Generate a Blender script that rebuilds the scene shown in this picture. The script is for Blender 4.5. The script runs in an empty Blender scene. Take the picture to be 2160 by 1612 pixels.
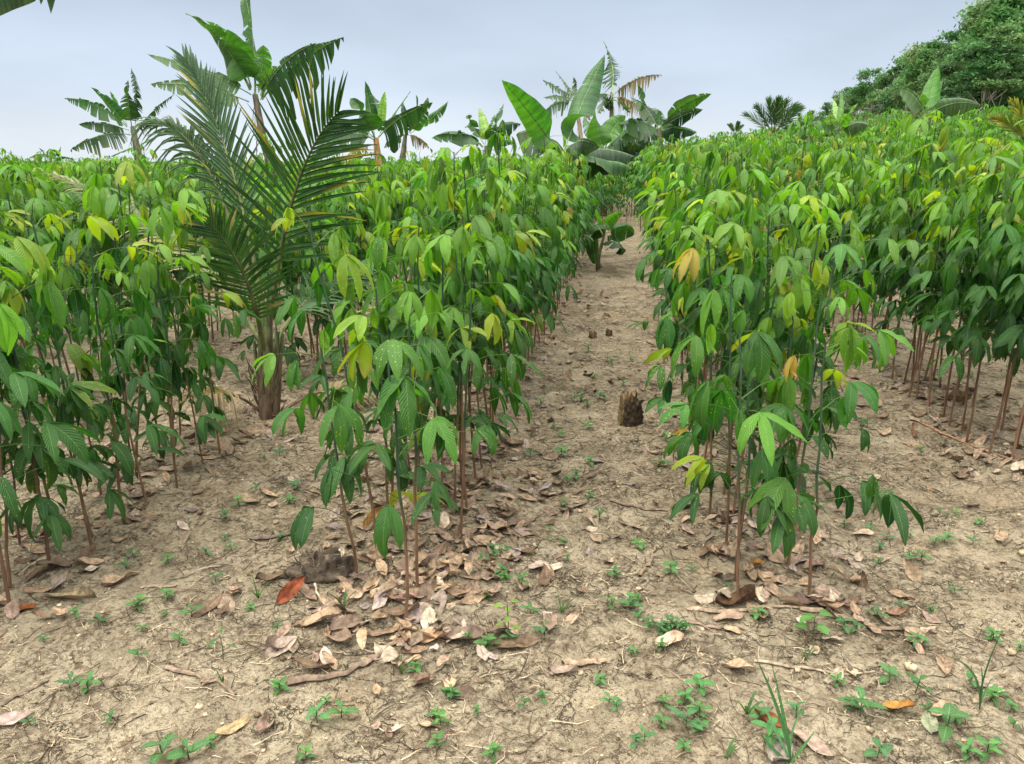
import bpy, math
import numpy as np

PI = math.pi
R = math.radians
SC = bpy.context.scene
COL = SC.collection

# ------------------------------------------------------------------ camera, sky, sun, exposure
CAM_H, PITCH, YAW, FPX = 1.5, R(16.2), R(8.5), 1600.0       # FPX: focal length for a 2160 px wide frame
cam_d = bpy.data.cameras.new("camera")
cam_d.sensor_fit = 'HORIZONTAL'
cam_d.sensor_width = 36.0
cam_d.lens = 36.0 * FPX / 2160.0
cam_d.clip_start, cam_d.clip_end = 0.05, 2000.0
cam = bpy.data.objects.new("camera", cam_d)
cam.location = (0, 0, CAM_H)
cam.rotation_euler = (PI / 2 - PITCH, 0, YAW)
COL.objects.link(cam)
SC.camera = cam

SUN_EL, SUN_AZ = R(62), R(200)       # azimuth measured from +X, counter-clockwise
world = bpy.data.worlds.new("World")
SC.world = world
world.use_nodes = True
wn, wl = world.node_tree.nodes, world.node_tree.links
wn.clear()
w_out = wn.new('ShaderNodeOutputWorld')
w_bg = wn.new('ShaderNodeBackground')
w_bg.inputs['Strength'].default_value = 0.1
sky = wn.new('ShaderNodeTexSky')
sky.sky_type = 'NISHITA'
sky.sun_disc = False
sky.sun_elevation = SUN_EL
sky.sun_rotation = PI / 2 - SUN_AZ
sky.air_density, sky.dust_density, sky.ozone_density = 1.0, 2.0, 1.5
w_tc = wn.new('ShaderNodeTexCoord')
w_sep = wn.new('ShaderNodeSeparateXYZ')
w_ramp = wn.new('ShaderNodeValToRGB')
w_ramp.color_ramp.interpolation = 'EASE'
els = w_ramp.color_ramp.elements
els[0].position, els[0].color = 0.0, (.50, .545, .585, 1)
els[1].position, els[1].color = 0.20, (.32, .375, .45, 1)
e = els.new(0.10); e.color = (.385, .445, .53, 1)
e = els.new(0.45); e.color = (.52, .56, .62, 1)
e = els.new(0.85); e.color = (3.5, 3.42, 3.3, 1)
w_no = wn.new('ShaderNodeTexNoise')
w_no.inputs['Scale'].default_value = 3.0
w_no.inputs['Detail'].default_value = 4
w_no.inputs['Roughness'].default_value = .5
w_map = wn.new('ShaderNodeMapping')
w_map.inputs['Scale'].default_value = (1, 1, 3.0)
w_mr = wn.new('ShaderNodeMapRange')
w_mr.inputs['From Min'].default_value, w_mr.inputs['From Max'].default_value = .3, .7
w_mr.inputs['To Min'].default_value, w_mr.inputs['To Max'].default_value = 9.1, 10.9
w_mul = wn.new('ShaderNodeVectorMath'); w_mul.operation = 'SCALE'
w_mix = wn.new('ShaderNodeMixRGB')
w_mix.inputs['Fac'].default_value = .93
wl.new(w_tc.outputs['Generated'], w_sep.inputs[0])
wl.new(w_tc.outputs['Generated'], w_map.inputs[0])
wl.new(w_map.outputs[0], w_no.inputs['Vector'])
wl.new(w_no.outputs['Fac'], w_mr.inputs['Value'])
wl.new(w_sep.outputs['Z'], w_ramp.inputs[0])
wl.new(w_ramp.outputs[0], w_mul.inputs[0])
wl.new(w_mr.outputs[0], w_mul.inputs['Scale'])
wl.new(sky.outputs[0], w_mix.inputs[1])
wl.new(w_mul.outputs[0], w_mix.inputs[2])
wl.new(w_mix.outputs[0], w_bg.inputs['Color'])
wl.new(w_bg.outputs[0], w_out.inputs['Surface'])

sun_d = bpy.data.lights.new("sun", 'SUN')
sun_d.energy = 1.5
sun_d.angle = R(12)
sun_d.color = (1.0, .95, .86)
sun = bpy.data.objects.new("sun", sun_d)
sun.rotation_euler = (PI / 2 - SUN_EL, 0, SUN_AZ + PI / 2)
COL.objects.link(sun)

SC.view_settings.view_transform = 'Standard'
SC.view_settings.look = 'None'
SC.view_settings.gamma = 1.0
SC.view_settings.exposure = 0.78
SC.render.engine = 'CYCLES'
SC.cycles.max_bounces = 6
SC.cycles.diffuse_bounces = 2
SC.cycles.glossy_bounces = 2
SC.cycles.transparent_max_bounces = 4
SC.cycles.use_denoising = True

# ------------------------------------------------------------------ picture <-> place
_cy, _sy, _cp, _sp = math.cos(YAW), math.sin(YAW), math.cos(PITCH), math.sin(PITCH)
FWD = np.array([-_sy * _cp, _cy * _cp, -_sp])
RGT = np.array([_cy, _sy, 0.0])
UPV = np.array([-_sy * _sp, _cy * _sp, _cp])
CAMP = np.array([0, 0, CAM_H])


def ray(px, py):
    return FWD + (px - 1080) / FPX * RGT + (806 - py) / FPX * UPV


def at(px, py, D):
    return CAMP + D * ray(px, py)


def project(P):
    d = np.asarray(P, float) - CAMP
    z = d @ FWD
    z = np.where(np.abs(z) < 1e-6, 1e-6, z)
    return 1080 + FPX * (d @ RGT) / z, 806 - FPX * (d @ UPV) / z, z


# ------------------------------------------------------------------ terrain
def vnoise(x, y, seed=0):
    x = np.asarray(x, float); y = np.asarray(y, float)
    xi = np.floor(x).astype(np.int64); yi = np.floor(y).astype(np.int64)
    fx = x - xi; fy = y - yi
    fx = fx * fx * (3 - 2 * fx); fy = fy * fy * (3 - 2 * fy)

    def h(a, b):
        n = (a * 374761393 + b * 668265263 + seed * 1442695041) & 0xFFFFFFFF
        n = ((n ^ (n >> 13)) * 1274126177) & 0xFFFFFFFF
        return ((n ^ (n >> 16)) & 0xFFFF) / 65535.0
    return (h(xi, yi) * (1 - fx) + h(xi + 1, yi) * fx) * (1 - fy) + (h(xi, yi + 1) * (1 - fx) + h(xi + 1, yi + 1) * fx) * fy


def hz(x, y):
    x = np.asarray(x, float); y = np.asarray(y, float)
    sx = np.clip(np.log1p(np.exp(np.clip((x + 4) * .8, -30, 30))) / .8, 0, 15)
    z = .0050 * sx * np.clip(y - 6, 0, 24)
    z = z + .03 * (vnoise(x * .9, y * .9, 1) - .5)
    near = np.exp(-np.clip(y - 6, 0, 100) * .3)
    z = z + near * (.022 * (vnoise(x * 4, y * 4, 2) - .5) + .012 * (vnoise(x * 11, y * 11, 3) - .5)
                    + .014 * (vnoise(x * 24, y * 24, 4) - .5) + .009 * (vnoise(x * 50, y * 50, 5) - .5))
    k = np.round((x + .82) / 1.42)
    d = np.abs(x + .82 - 1.42 * k)
    z = z + .03 * np.exp(-(d / .28) ** 2) * np.clip((y - 1.6) / 1.5, 0, 1)       # earth heaped along each row
    return z


def ground(px, py):
    d = ray(px, py)
    t = CAM_H / -d[2] if d[2] < -1e-4 else 30.0
    for _ in range(30):
        p = CAMP + t * d
        t += .7 * (p[2] - float(hz(p[0], p[1]))) / max(.02, -d[2])
    p = CAMP + t * d
    return np.array([p[0], p[1], float(hz(p[0], p[1]))])


# ------------------------------------------------------------------ mesh builder
class MB:
    def __init__(self):
        self.V, self.F, self.T, self.U, self.n = [], [], [], [], 0

    def add(self, v, f, tint, uv=None):
        v = np.asarray(v, float).reshape(-1, 3)
        t = np.asarray(tint, float)
        if t.ndim == 1:
            t = np.tile(t[:3], (len(v), 1))
        self.V.append(v)
        self.F.append(np.asarray(f, np.int64).reshape(-1, 4) + self.n)
        self.T.append(t)
        self.U.append(np.zeros((len(v), 2)) if uv is None else np.asarray(uv, float))
        self.n += len(v)

    def grid(self, P, tint, uv=None):
        a, b = P.shape[:2]
        i = np.arange((a - 1) * (b - 1))
        r, c = i // (b - 1), i % (b - 1)
        q = r * b + c
        t = np.asarray(tint, float)
        if t.ndim == 3:
            t = t.reshape(-1, 3)
        self.add(P.reshape(-1, 3), np.stack([q, q + 1, q + b + 1, q + b], 1), t, None if uv is None else uv.reshape(-1, 2))

    def arrays(self):
        return (np.concatenate(self.V), np.concatenate(self.F), np.concatenate(self.T), np.concatenate(self.U))

    def mesh(self, name, mat, smooth=True):
        V, F, T, U = self.arrays()
        return mesh_from(name, V, F, T, U, mat, smooth)

    def build(self, name, mat, parent=None, smooth=True):
        o = bpy.data.objects.new(name, self.mesh(name, mat, smooth))
        COL.objects.link(o)
        if parent is not None:
            o.parent = parent
        return o


def mesh_from(name, V, F, T, U, mat, smooth=True):
    me = bpy.data.meshes.new(name)
    me.vertices.add(len(V))
    me.vertices.foreach_set('co', V.astype(np.float32).ravel())
    me.loops.add(F.size)
    me.loops.foreach_set('vertex_index', F.astype(np.int32).ravel())
    me.polygons.add(len(F))
    me.polygons.foreach_set('loop_start', np.arange(0, F.size, 4, dtype=np.int32))
    me.polygons.foreach_set('use_smooth', np.full(len(F), smooth))
    me.update(calc_edges=True)
    a = me.attributes.new('tint', 'FLOAT_COLOR', 'POINT')
    a.data.foreach_set('color', np.concatenate([T, np.ones((len(T), 1))], 1).astype(np.float32).ravel())
    uv = me.uv_layers.new(name='UVMap')
    uv.data.foreach_set('uv', U[F.ravel()].astype(np.float32).ravel())
    me.materials.append(mat)
    return me


def unit(v):
    v = np.asarray(v, float)
    return v / np.maximum(np.linalg.norm(v, axis=-1, keepdims=True), 1e-9)


def tube(mb, pts, rad, tint, sides=5, squash=None):
    pts = np.asarray(pts, float)
    n = len(pts)
    rad = np.broadcast_to(np.asarray(rad, float), (n,))
    T = unit(np.gradient(pts, axis=0))
    ref = np.array([0, 0, 1.0]) if abs(T[:, 2]).mean() < .8 else np.array([1.0, 0, 0])
    A = unit(np.cross(T, ref)); B = np.cross(A, T)
    th = np.linspace(0, 2 * PI, sides + 1)
    if squash is None:
        squash = 1.0
    P = pts[:, None, :] + rad[:, None, None] * (np.cos(th)[None, :, None] * A[:, None, :] + squash * np.sin(th)[None, :, None] * B[:, None, :])
    uv = np.stack(np.meshgrid(np.linspace(0, 1, n), np.linspace(0, 1, sides + 1), indexing='ij'), -1)
    t = np.asarray(tint, float)
    if t.ndim == 2:
        t = np.repeat(t[:, None, :], sides + 1, 1)
    mb.grid(P, t, uv)


def bez(p0, p1, p2, n):
    t = np.linspace(0, 1, n)[:, None]
    return (1 - t) ** 2 * p0 + 2 * t * (1 - t) * p1 + t * t * p2


# ------------------------------------------------------------------ materials
def new_mat(name):
    m = bpy.data.materials.new(name)
    m.use_nodes = True
    nt = m.node_tree
    nt.nodes.clear()
    return m, nt.nodes, nt.links


class NB:
    """small node-graph helper"""
    def __init__(self, name):
        self.m, self.n, self.l = new_mat(name)

    def node(self, kind, **kw):
        nd = self.n.new('ShaderNode' + kind)
        for k, v in kw.items():
            setattr(nd, k, v)
        return nd

    def link(self, a, b):
        self.l.new(a, b)

    def val(self, sock, v):
        if hasattr(v, 'is_output') or isinstance(v, bpy.types.NodeSocket):
            self.link(v, sock)
        else:
            sock.default_value = v

    def math(self, op, a, b=None, clamp=False):
        nd = self.node('Math', operation=op, use_clamp=clamp)
        self.val(nd.inputs[0], a)
        if b is not None:
            self.val(nd.inputs[1], b)
        return nd.outputs[0]

    def mix(self, fac, a, b, mode='MIX'):
        nd = self.node('MixRGB', blend_type=mode)
        self.val(nd.inputs[0], fac); self.val(nd.inputs[1], a); self.val(nd.inputs[2], b)
        return nd.outputs[0]

    def rng(self, v, a, b, c=0.0, d=1.0):
        nd = self.node('MapRange')
        nd.inputs['From Min'].default_value, nd.inputs['From Max'].default_value = a, b
        nd.inputs['To Min'].default_value, nd.inputs['To Max'].default_value = c, d
        self.link(v, nd.inputs['Value'])
        return nd.outputs[0]

    def noise(self, vec, scale, detail=3, rough=.55, dist=0.0):
        nd = self.node('TexNoise')
        nd.inputs['Scale'].default_value = scale
        nd.inputs['Detail'].default_value = detail
        nd.inputs['Roughness'].default_value = rough
        nd.inputs['Distortion'].default_value = dist
        if vec is not None:
            self.link(vec, nd.inputs['Vector'])
        return nd

    def bump(self, h, strength, dist, normal=None):
        nd = self.node('Bump')
        nd.inputs['Strength'].default_value = strength
        nd.inputs['Distance'].default_value = dist
        self.link(h, nd.inputs['Height'])
        if normal is not None:
            self.link(normal, nd.inputs['Normal'])
        return nd.outputs[0]


def leaf_material(name, rough=.42, trans=.32, spots=True, veins=14.0, mid=.05, spec=.5, midcol=(.30, .42, .16, 1), wave=1.0, slant=.6):
    b = NB(name)
    tint = b.node('Attribute', attribute_name='tint').outputs['Color']
    uvn = b.node('UVMap').outputs[0]
    sep = b.node('SeparateXYZ'); b.link(uvn, sep.inputs[0])
    u, v = sep.outputs[0], sep.outputs[1]
    av = b.math('ABSOLUTE', b.math('SUBTRACT', b.math('MULTIPLY', v, 2.0), 1.0))
    rnd = b.node('ObjectInfo').outputs['Random']
    oc = b.node('TexCoord').outputs['Object']
    hs = b.node('HueSaturation')
    b.val(hs.inputs['Hue'], b.rng(rnd, 0, 1, .488, .512))
    rnd2 = b.math('FRACT', b.math('MULTIPLY', rnd, 17.3))
    b.val(hs.inputs['Value'], b.rng(rnd2, 0, 1, .85, 1.15))
    b.link(tint, hs.inputs['Color'])
    col = hs.outputs[0]
    nz = b.noise(oc, 22.0, 3).outputs['Fac']
    col = b.mix(b.rng(nz, .35, .7, 0, .35), col, b.mix(1.0, col, (1.5, 1.45, .8, 1), 'MULTIPLY'))
    if not spots and veins > 20:          # pale and dark bands across the big blades
        cx_ = b.node('CombineXYZ'); b.link(b.math('MULTIPLY', u, 26.0), cx_.inputs[0]); b.link(b.math('MULTIPLY', av, .8), cx_.inputs[1]); b.link(rnd, cx_.inputs[2])
        bn = b.rng(b.noise(cx_.outputs[0], 1.0, 2).outputs['Fac'], .35, .65, .68, 1.3)
        cb_ = b.node('CombineXYZ')
        for i_ in range(3):
            b.link(bn, cb_.inputs[i_])
        col = b.mix(1.0, col, cb_.outputs[0], 'MULTIPLY')
    # side veins
    vv = b.math('ADD', u, b.math('MULTIPLY', av, -slant / 3.0))
    wv = b.math('SINE', b.math('MULTIPLY', vv, 2 * PI * veins))
    veinm = b.rng(wv, .82, 1.0, 0, 1)
    midm = b.rng(av, mid * .35, mid, 1.0, 0.0)
    col = b.mix(b.math('MULTIPLY', veinm, .07), col, midcol)
    col = b.mix(b.math('MULTIPLY', midm, .55), col, midcol)
    if spots:
        vo = b.node('TexVoronoi'); vo.inputs['Scale'].default_value = 75.0
        b.link(oc, vo.inputs['Vector'])
        nz2 = b.noise(oc, 5.0, 1).outputs['Fac']
        sp = b.math('MULTIPLY', b.rng(vo.outputs['Distance'], .10, .22, 1, 0), b.rng(nz2, .50, .62, 0, .8))
        col = b.mix(sp, col, (.42, .44, .14, 1))
    geo = b.node('NewGeometry')
    back = b.mix(.22, col, (.10, .20, .045, 1))
    col = b.mix(geo.outputs['Backfacing'], col, back)
    h = b.math('ADD', b.math('MULTIPLY', wv, .2 * wave), b.math('MULTIPLY', b.noise(oc, 60.0, 2).outputs['Fac'], 1.0))
    nrm = b.bump(h, .6, .006)
    p = b.node('BsdfPrincipled')
    b.link(col, p.inputs['Base Color'])
    b.val(p.inputs['Roughness'], b.rng(nz, .3, .7, rough - .06, rough + .1))
    p.inputs['Specular IOR Level'].default_value = spec
    b.link(nrm, p.inputs['Normal'])
    t = b.node('BsdfTranslucent')
    b.link(b.mix(1.0, col, (1.7, 1.9, .55, 1), 'MULTIPLY'), t.inputs['Color'])
    mx = b.node('MixShader'); mx.inputs[0].default_value = trans
    b.link(p.outputs[0], mx.inputs[1]); b.link(t.outputs[0], mx.inputs[2])
    out = b.node('OutputMaterial'); b.link(mx.outputs[0], out.inputs[0])
    return b.m


def tint_material(name, rough=.6, nscale=40.0, amt=.5, bump=.3, bdist=.004, stretch=(1, 1, 1), spec=.3, trans=0.0, rndv=(.85, 1.15)):
    b = NB(name)
    tint = b.node('Attribute', attribute_name='tint').outputs['Color']
    oc = b.node('TexCoord').outputs['Object']
    mp = b.node('Mapping'); mp.inputs['Scale'].default_value = stretch
    b.link(oc, mp.inputs[0])
    nz = b.noise(mp.outputs[0], nscale, 4).outputs['Fac']
    rnd = b.node('ObjectInfo').outputs['Random']
    hs = b.node('HueSaturation')
    b.val(hs.inputs['Value'], b.rng(rnd, 0, 1, *rndv))
    b.link(tint, hs.inputs['Color'])
    g = b.rng(nz, .3, .7, 1 - amt, 1 + amt)
    cmb = b.node('CombineXYZ')
    for i in range(3):
        b.link(g, cmb.inputs[i])
    col = b.mix(1.0, hs.outputs[0], cmb.outputs[0], 'MULTIPLY')
    p = b.node('BsdfPrincipled')
    b.link(col, p.inputs['Base Color'])
    p.inputs['Roughness'].default_value = rough
    p.inputs['Specular IOR Level'].default_value = spec
    b.link(b.bump(nz, bump, bdist), p.inputs['Normal'])
    out = b.node('OutputMaterial')
    if trans:
        t = b.node('BsdfTranslucent'); b.link(col, t.inputs['Color'])
        mx = b.node('MixShader'); mx.inputs[0].default_value = trans
        b.link(p.outputs[0], mx.inputs[1]); b.link(t.outputs[0], mx.inputs[2])
        b.link(mx.outputs[0], out.inputs[0])
    else:
        b.link(p.outputs[0], out.inputs[0])
    return b.m


def soil_material():
    b = NB('cracked clay soil')
    P = b.node('NewGeometry').outputs['Position']
    big = b.noise(P, .9, 4).outputs['Fac']
    med = b.noise(P, 5.0, 5, .6).outputs['Fac']
    fine = b.noise(P, 45.0, 6, .68).outputs['Fac']
    grain = b.noise(P, 260.0, 3, .6).outputs['Fac']
    col = b.mix(b.rng(med, .35, .68), (.265, .215, .140, 1), (.43, .36, .242, 1))
    col = b.mix(b.rng(big, .5, .68, 0, .55), col, (.25, .19, .115, 1))
    # dark mould and rotted straw in irregular patches
    pat = b.noise(P, 3.2, 6, .68, .6).outputs['Fac']
    pm = b.rng(pat, .46, .60, 0, 1)
    fm = b.rng(fine, .44, .60, 0, 1)
    col = b.mix(b.math('MULTIPLY', b.math('MULTIPLY', pm, fm), .95), col, (.115, .083, .052, 1))
    col = b.mix(b.rng(fine, .50, .64, 0, .7), col, (.16, .115, .07, 1))
    orange = b.noise(P, 2.1, 2).outputs['Fac']
    col = b.mix(b.rng(orange, .62, .75, 0, .35), col, (.42, .26, .12, 1))
    vf = b.node('TexVoronoi'); vf.inputs['Scale'].default_value = 30.0
    wf = b.node('MixRGB', blend_type='ADD'); wf.inputs[0].default_value = .10
    b.link(P, wf.inputs[1]); b.link(b.noise(P, 22.0, 4, .65).outputs['Color'], wf.inputs[2])
    b.link(wf.outputs[0], vf.inputs['Vector'])
    sp_ = b.node('SeparateXYZ'); b.link(vf.outputs['Color'], sp_.inputs[0])
    fl = b.rng(sp_.outputs[0], 0, 1, .86, 1.10)
    cf = b.node('CombineXYZ')
    for i_ in range(3):
        b.link(fl, cf.inputs[i_])
    col = b.mix(1.0, col, cf.outputs[0], 'MULTIPLY')
    spk = b.rng(b.noise(P, 120.0, 5, .7).outputs['Fac'], .56, .70, 0, .5)
    col = b.mix(spk, col, (.10, .075, .05, 1))
    # green algae film in scattered blotches
    alg = b.noise(P, 1.6, 3).outputs['Fac']
    col = b.mix(b.rng(alg, .60, .74, 0, .28), col, (.17, .17, .07, 1))
    # shrinkage cracks
    wob = b.noise(P, 7.0, 5, .65)
    add = b.node('MixRGB', blend_type='ADD'); add.inputs[0].default_value = .30
    b.link(P, add.inputs[1]); b.link(wob.outputs['Color'], add.inputs[2])
    vo = b.node('TexVoronoi', feature='DISTANCE_TO_EDGE'); vo.inputs['Scale'].default_value = 6.2
    b.link(add.outputs[0], vo.inputs['Vector'])
    vo2 = b.node('TexVoronoi', feature='DISTANCE_TO_EDGE'); vo2.inputs['Scale'].default_value = 19.0
    b.link(add.outputs[0], vo2.inputs['Vector'])
    cmask = b.rng(b.noise(P, 1.9, 3).outputs['Fac'], .48, .58, 0, 1)
    cmask2 = b.rng(b.noise(P, 2.7, 3).outputs['Fac'], .56, .66, 0, 1)
    crack = b.math('MULTIPLY', b.rng(vo.outputs['Distance'], .004, .022, 1, 0), cmask)
    crack2 = b.math('MULTIPLY', b.rng(vo2.outputs['Distance'], .01, .06, 1, 0), cmask2)
    ck = b.math('MAXIMUM', crack, b.math('MULTIPLY', crack2, .7))
    col = b.mix(b.math('MULTIPLY', ck, .85), col, (.06, .058, .034, 1))
    h = b.math('ADD', b.math('MULTIPLY', fine, .55), b.math('MULTIPLY', grain, .22))
    h = b.math('ADD', h, b.math('MULTIPLY', med, .9))
    h = b.math('ADD', h, b.math('MULTIPLY', sp_.outputs[0], .35))
    h = b.math('SUBTRACT', h, b.math('MULTIPLY', spk, .3))
    h = b.math('SUBTRACT', h, b.math('MULTIPLY', ck, .9))
    p = b.node('BsdfPrincipled')
    b.link(col, p.inputs['Base Color'])
    p.inputs['Roughness'].default_value = .92
    p.inputs['Specular IOR Level'].default_value = .15
    b.link(b.bump(h, 1.0, .035), p.inputs['Normal'])
    out = b.node('OutputMaterial'); b.link(p.outputs[0], out.inputs[0])
    return b.m


M_SOIL = soil_material()
M_LEAF = leaf_material('rubber sapling leaf', .44, .32, spec=.24, midcol=(.20, .32, .09, 1))
M_STEM = tint_material('sapling stem', .55, 60, .35, .25, .002, (1, 1, .2))
M_BANANA = leaf_material('banana leaf', .45, .34, False, 34.0, .035, .3, (.30, .40, .17, 1), 1.3, 0.0)
M_BTRUNK = tint_material('banana stem', .6, 18, .55, .5, .01, (1, 1, .15))
M_PALM = leaf_material('palm leaflet', .40, .22, False, 1.0, .10, .28, (.22, .30, .10, 1), 0.0, 0.0)
M_PALMWOOD = tint_material('palm stalk', .65, 30, .6, .6, .01, (1, 1, .2))
M_WEED = leaf_material('weed leaf', .45, .28, False, 8.0, .08, .45, (.2, .36, .14, 1))
M_DRY = tint_material('dry leaf', .8, 55, .45, .6, .005, (1, 1, 1), .12, .10, (.5, 1.12))
M_STRAW = tint_material('dry straw', .85, 70, .4, .2, .002, spec=.1)
M_WOOD = tint_material('weathered wood', .85, 45, .5, .8, .006, (1, 1, .4), .15)
M_TREE = tint_material('tree foliage', .55, 1.2, .3, .0, .01, spec=.2, trans=.42)
M_BARK = tint_material('tree bark', .85, 8, .4, .5, .02, (1, 1, .3))


# ------------------------------------------------------------------ objects
def tag(o, label=None, cat=None, group=None, kind=None):
    if label: o['label'] = label
    if cat: o['category'] = cat
    if group: o['group'] = group
    if kind: o['kind'] = kind
    return o


def empty(name, loc, rz=0.0, scale=1.0):
    o = bpy.data.objects.new(name, None)
    o.empty_display_size = .05
    o.location = tuple(float(c) for c in loc)
    o.rotation_euler = (0, 0, rz)
    o.scale = (scale, scale, scale)
    COL.objects.link(o)
    return o


def copy_tree(src, parent=None):
    c = src.copy()
    COL.objects.link(c)
    if parent is not None:
        c.parent = parent
    for ch in KIDS.get(src.name, []):
        copy_tree(ch, c)
    return c


KIDS = {}


def place(kind_root, used, loc, rot, scale):
    """first use moves the built thing itself, later ones copy it with its parts"""
    if kind_root.name in used:
        o = copy_tree(kind_root)
    else:
        used.add(kind_root.name)
        o = kind_root
    o.location = tuple(float(c) for c in loc)
    o.rotation_euler = rot
    o.scale = (scale, scale, scale) if np.isscalar(scale) else scale
    return o


# ------------------------------------------------------------------ ground sheet
def spaced(a, b, fine, lo, hi, grow=1.12):
    mid = list(np.arange(a, b + 1e-6, fine))
    s, x = fine, b
    right = []
    while x < hi:
        s *= grow; x += s; right.append(min(x, hi))
    s, x = fine, a
    left = []
    while x > lo:
        s *= grow; x -= s; left.append(max(x, lo))
    return np.array(left[::-1] + mid + right)


gx = spaced(-2.8, 2.4, .012, -400, 400)
gy = spaced(1.0, 4.4, .012, -40, 600)
GX, GY = np.meshgrid(gx, gy)
gm = MB()
gm.grid(np.stack([GX, GY, hz(GX, GY)], -1), (.4, .3, .2))
g_obj = gm.build('ground', M_SOIL)
tag(g_obj, 'cracked sandy clay ground between the plant rows', kind='structure')


# ------------------------------------------------------------------ saplings
def leaflet(mb, base, az, p0, droop, L, W, fold, twist, wave, tint, nu, nv, rng, edge=None):
    t = np.linspace(0, 1, nu)
    pit = p0 - droop * t ** .9
    h = np.array([math.cos(az), math.sin(az), 0.0])
    z = np.array([0, 0, 1.0])
    d = np.cos(pit)[:, None] * h + np.sin(pit)[:, None] * z
    step = (d[1:] + d[:-1]) * .5 * L / (nu - 1)
    c = base + np.concatenate([np.zeros((1, 3)), np.cumsum(step, 0)])
    s = np.array([-h[1], h[0], 0.0])
    n = -np.sin(pit)[:, None] * h + np.cos(pit)[:, None] * z
    tw = (twist * (.35 + .65 * t))[:, None]
    s2 = s * np.cos(tw) + n * np.sin(tw)
    n2 = n * np.cos(tw) - s * np.sin(tw)
    w = .5 * W * (t ** .72 * (1 - t) ** .9) / .3268 + .0006
    v = np.linspace(-1, 1, nv)
    ph = rng.uniform(0, 6.28)
    wv = wave * W * np.sin(2 * PI * 2.3 * t[:, None] + ph + 1.3 * np.sign(v)[None, :]) * np.abs(v)[None, :] ** 1.5
    P = (c[:, None, :] + s2[:, None, :] * (v[None, :, None] * w[:, None, None] * math.cos(fold))
         + n2[:, None, :] * ((np.abs(v)[None, :] * w[:, None] * math.sin(fold) + wv)[..., None]))
    uv = np.stack(np.meshgrid(t, v * .5 + .5, indexing='ij'), -1)
    T = np.tile(np.asarray(tint, float), (nu, nv, 1))
    if rng.random() < .22 and nu > 5:          # an eaten or torn margin
        i0, sd = int(rng.integers(2, nu - 2)), (0 if rng.random() < .5 else nv - 1)
        P[i0, sd] += (P[i0, nv // 2] - P[i0, sd]) * rng.uniform(.3, .75)
    if edge is not None:
        m = np.clip((np.abs(v)[None, :] ** 2 * .6 + t[:, None] ** 2 * .7) - .25, 0, 1)[..., None]
        T = T * (1 - m) + np.asarray(edge) * m
    mb.grid(P, T, uv)


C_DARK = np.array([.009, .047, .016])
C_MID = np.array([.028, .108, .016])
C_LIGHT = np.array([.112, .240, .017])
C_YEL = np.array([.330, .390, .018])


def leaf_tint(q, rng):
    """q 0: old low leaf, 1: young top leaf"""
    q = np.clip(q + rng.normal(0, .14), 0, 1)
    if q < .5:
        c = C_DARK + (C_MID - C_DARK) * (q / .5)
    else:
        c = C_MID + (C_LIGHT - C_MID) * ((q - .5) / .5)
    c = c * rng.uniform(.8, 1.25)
    edge = None
    if rng.random() < .03 + .55 * max(0, q - .55):
        k = rng.uniform(.15, .75)
        c = c * (1 - k) + C_YEL * k
        if rng.random() < .35:
            edge = np.array([.26, .13, .03])
        else:
            edge = c * .5 + C_YEL * .5
    if rng.random() < .004:
        c = np.array([.38, .25, .045]); edge = np.array([.22, .11, .04])
    return c, edge


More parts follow.
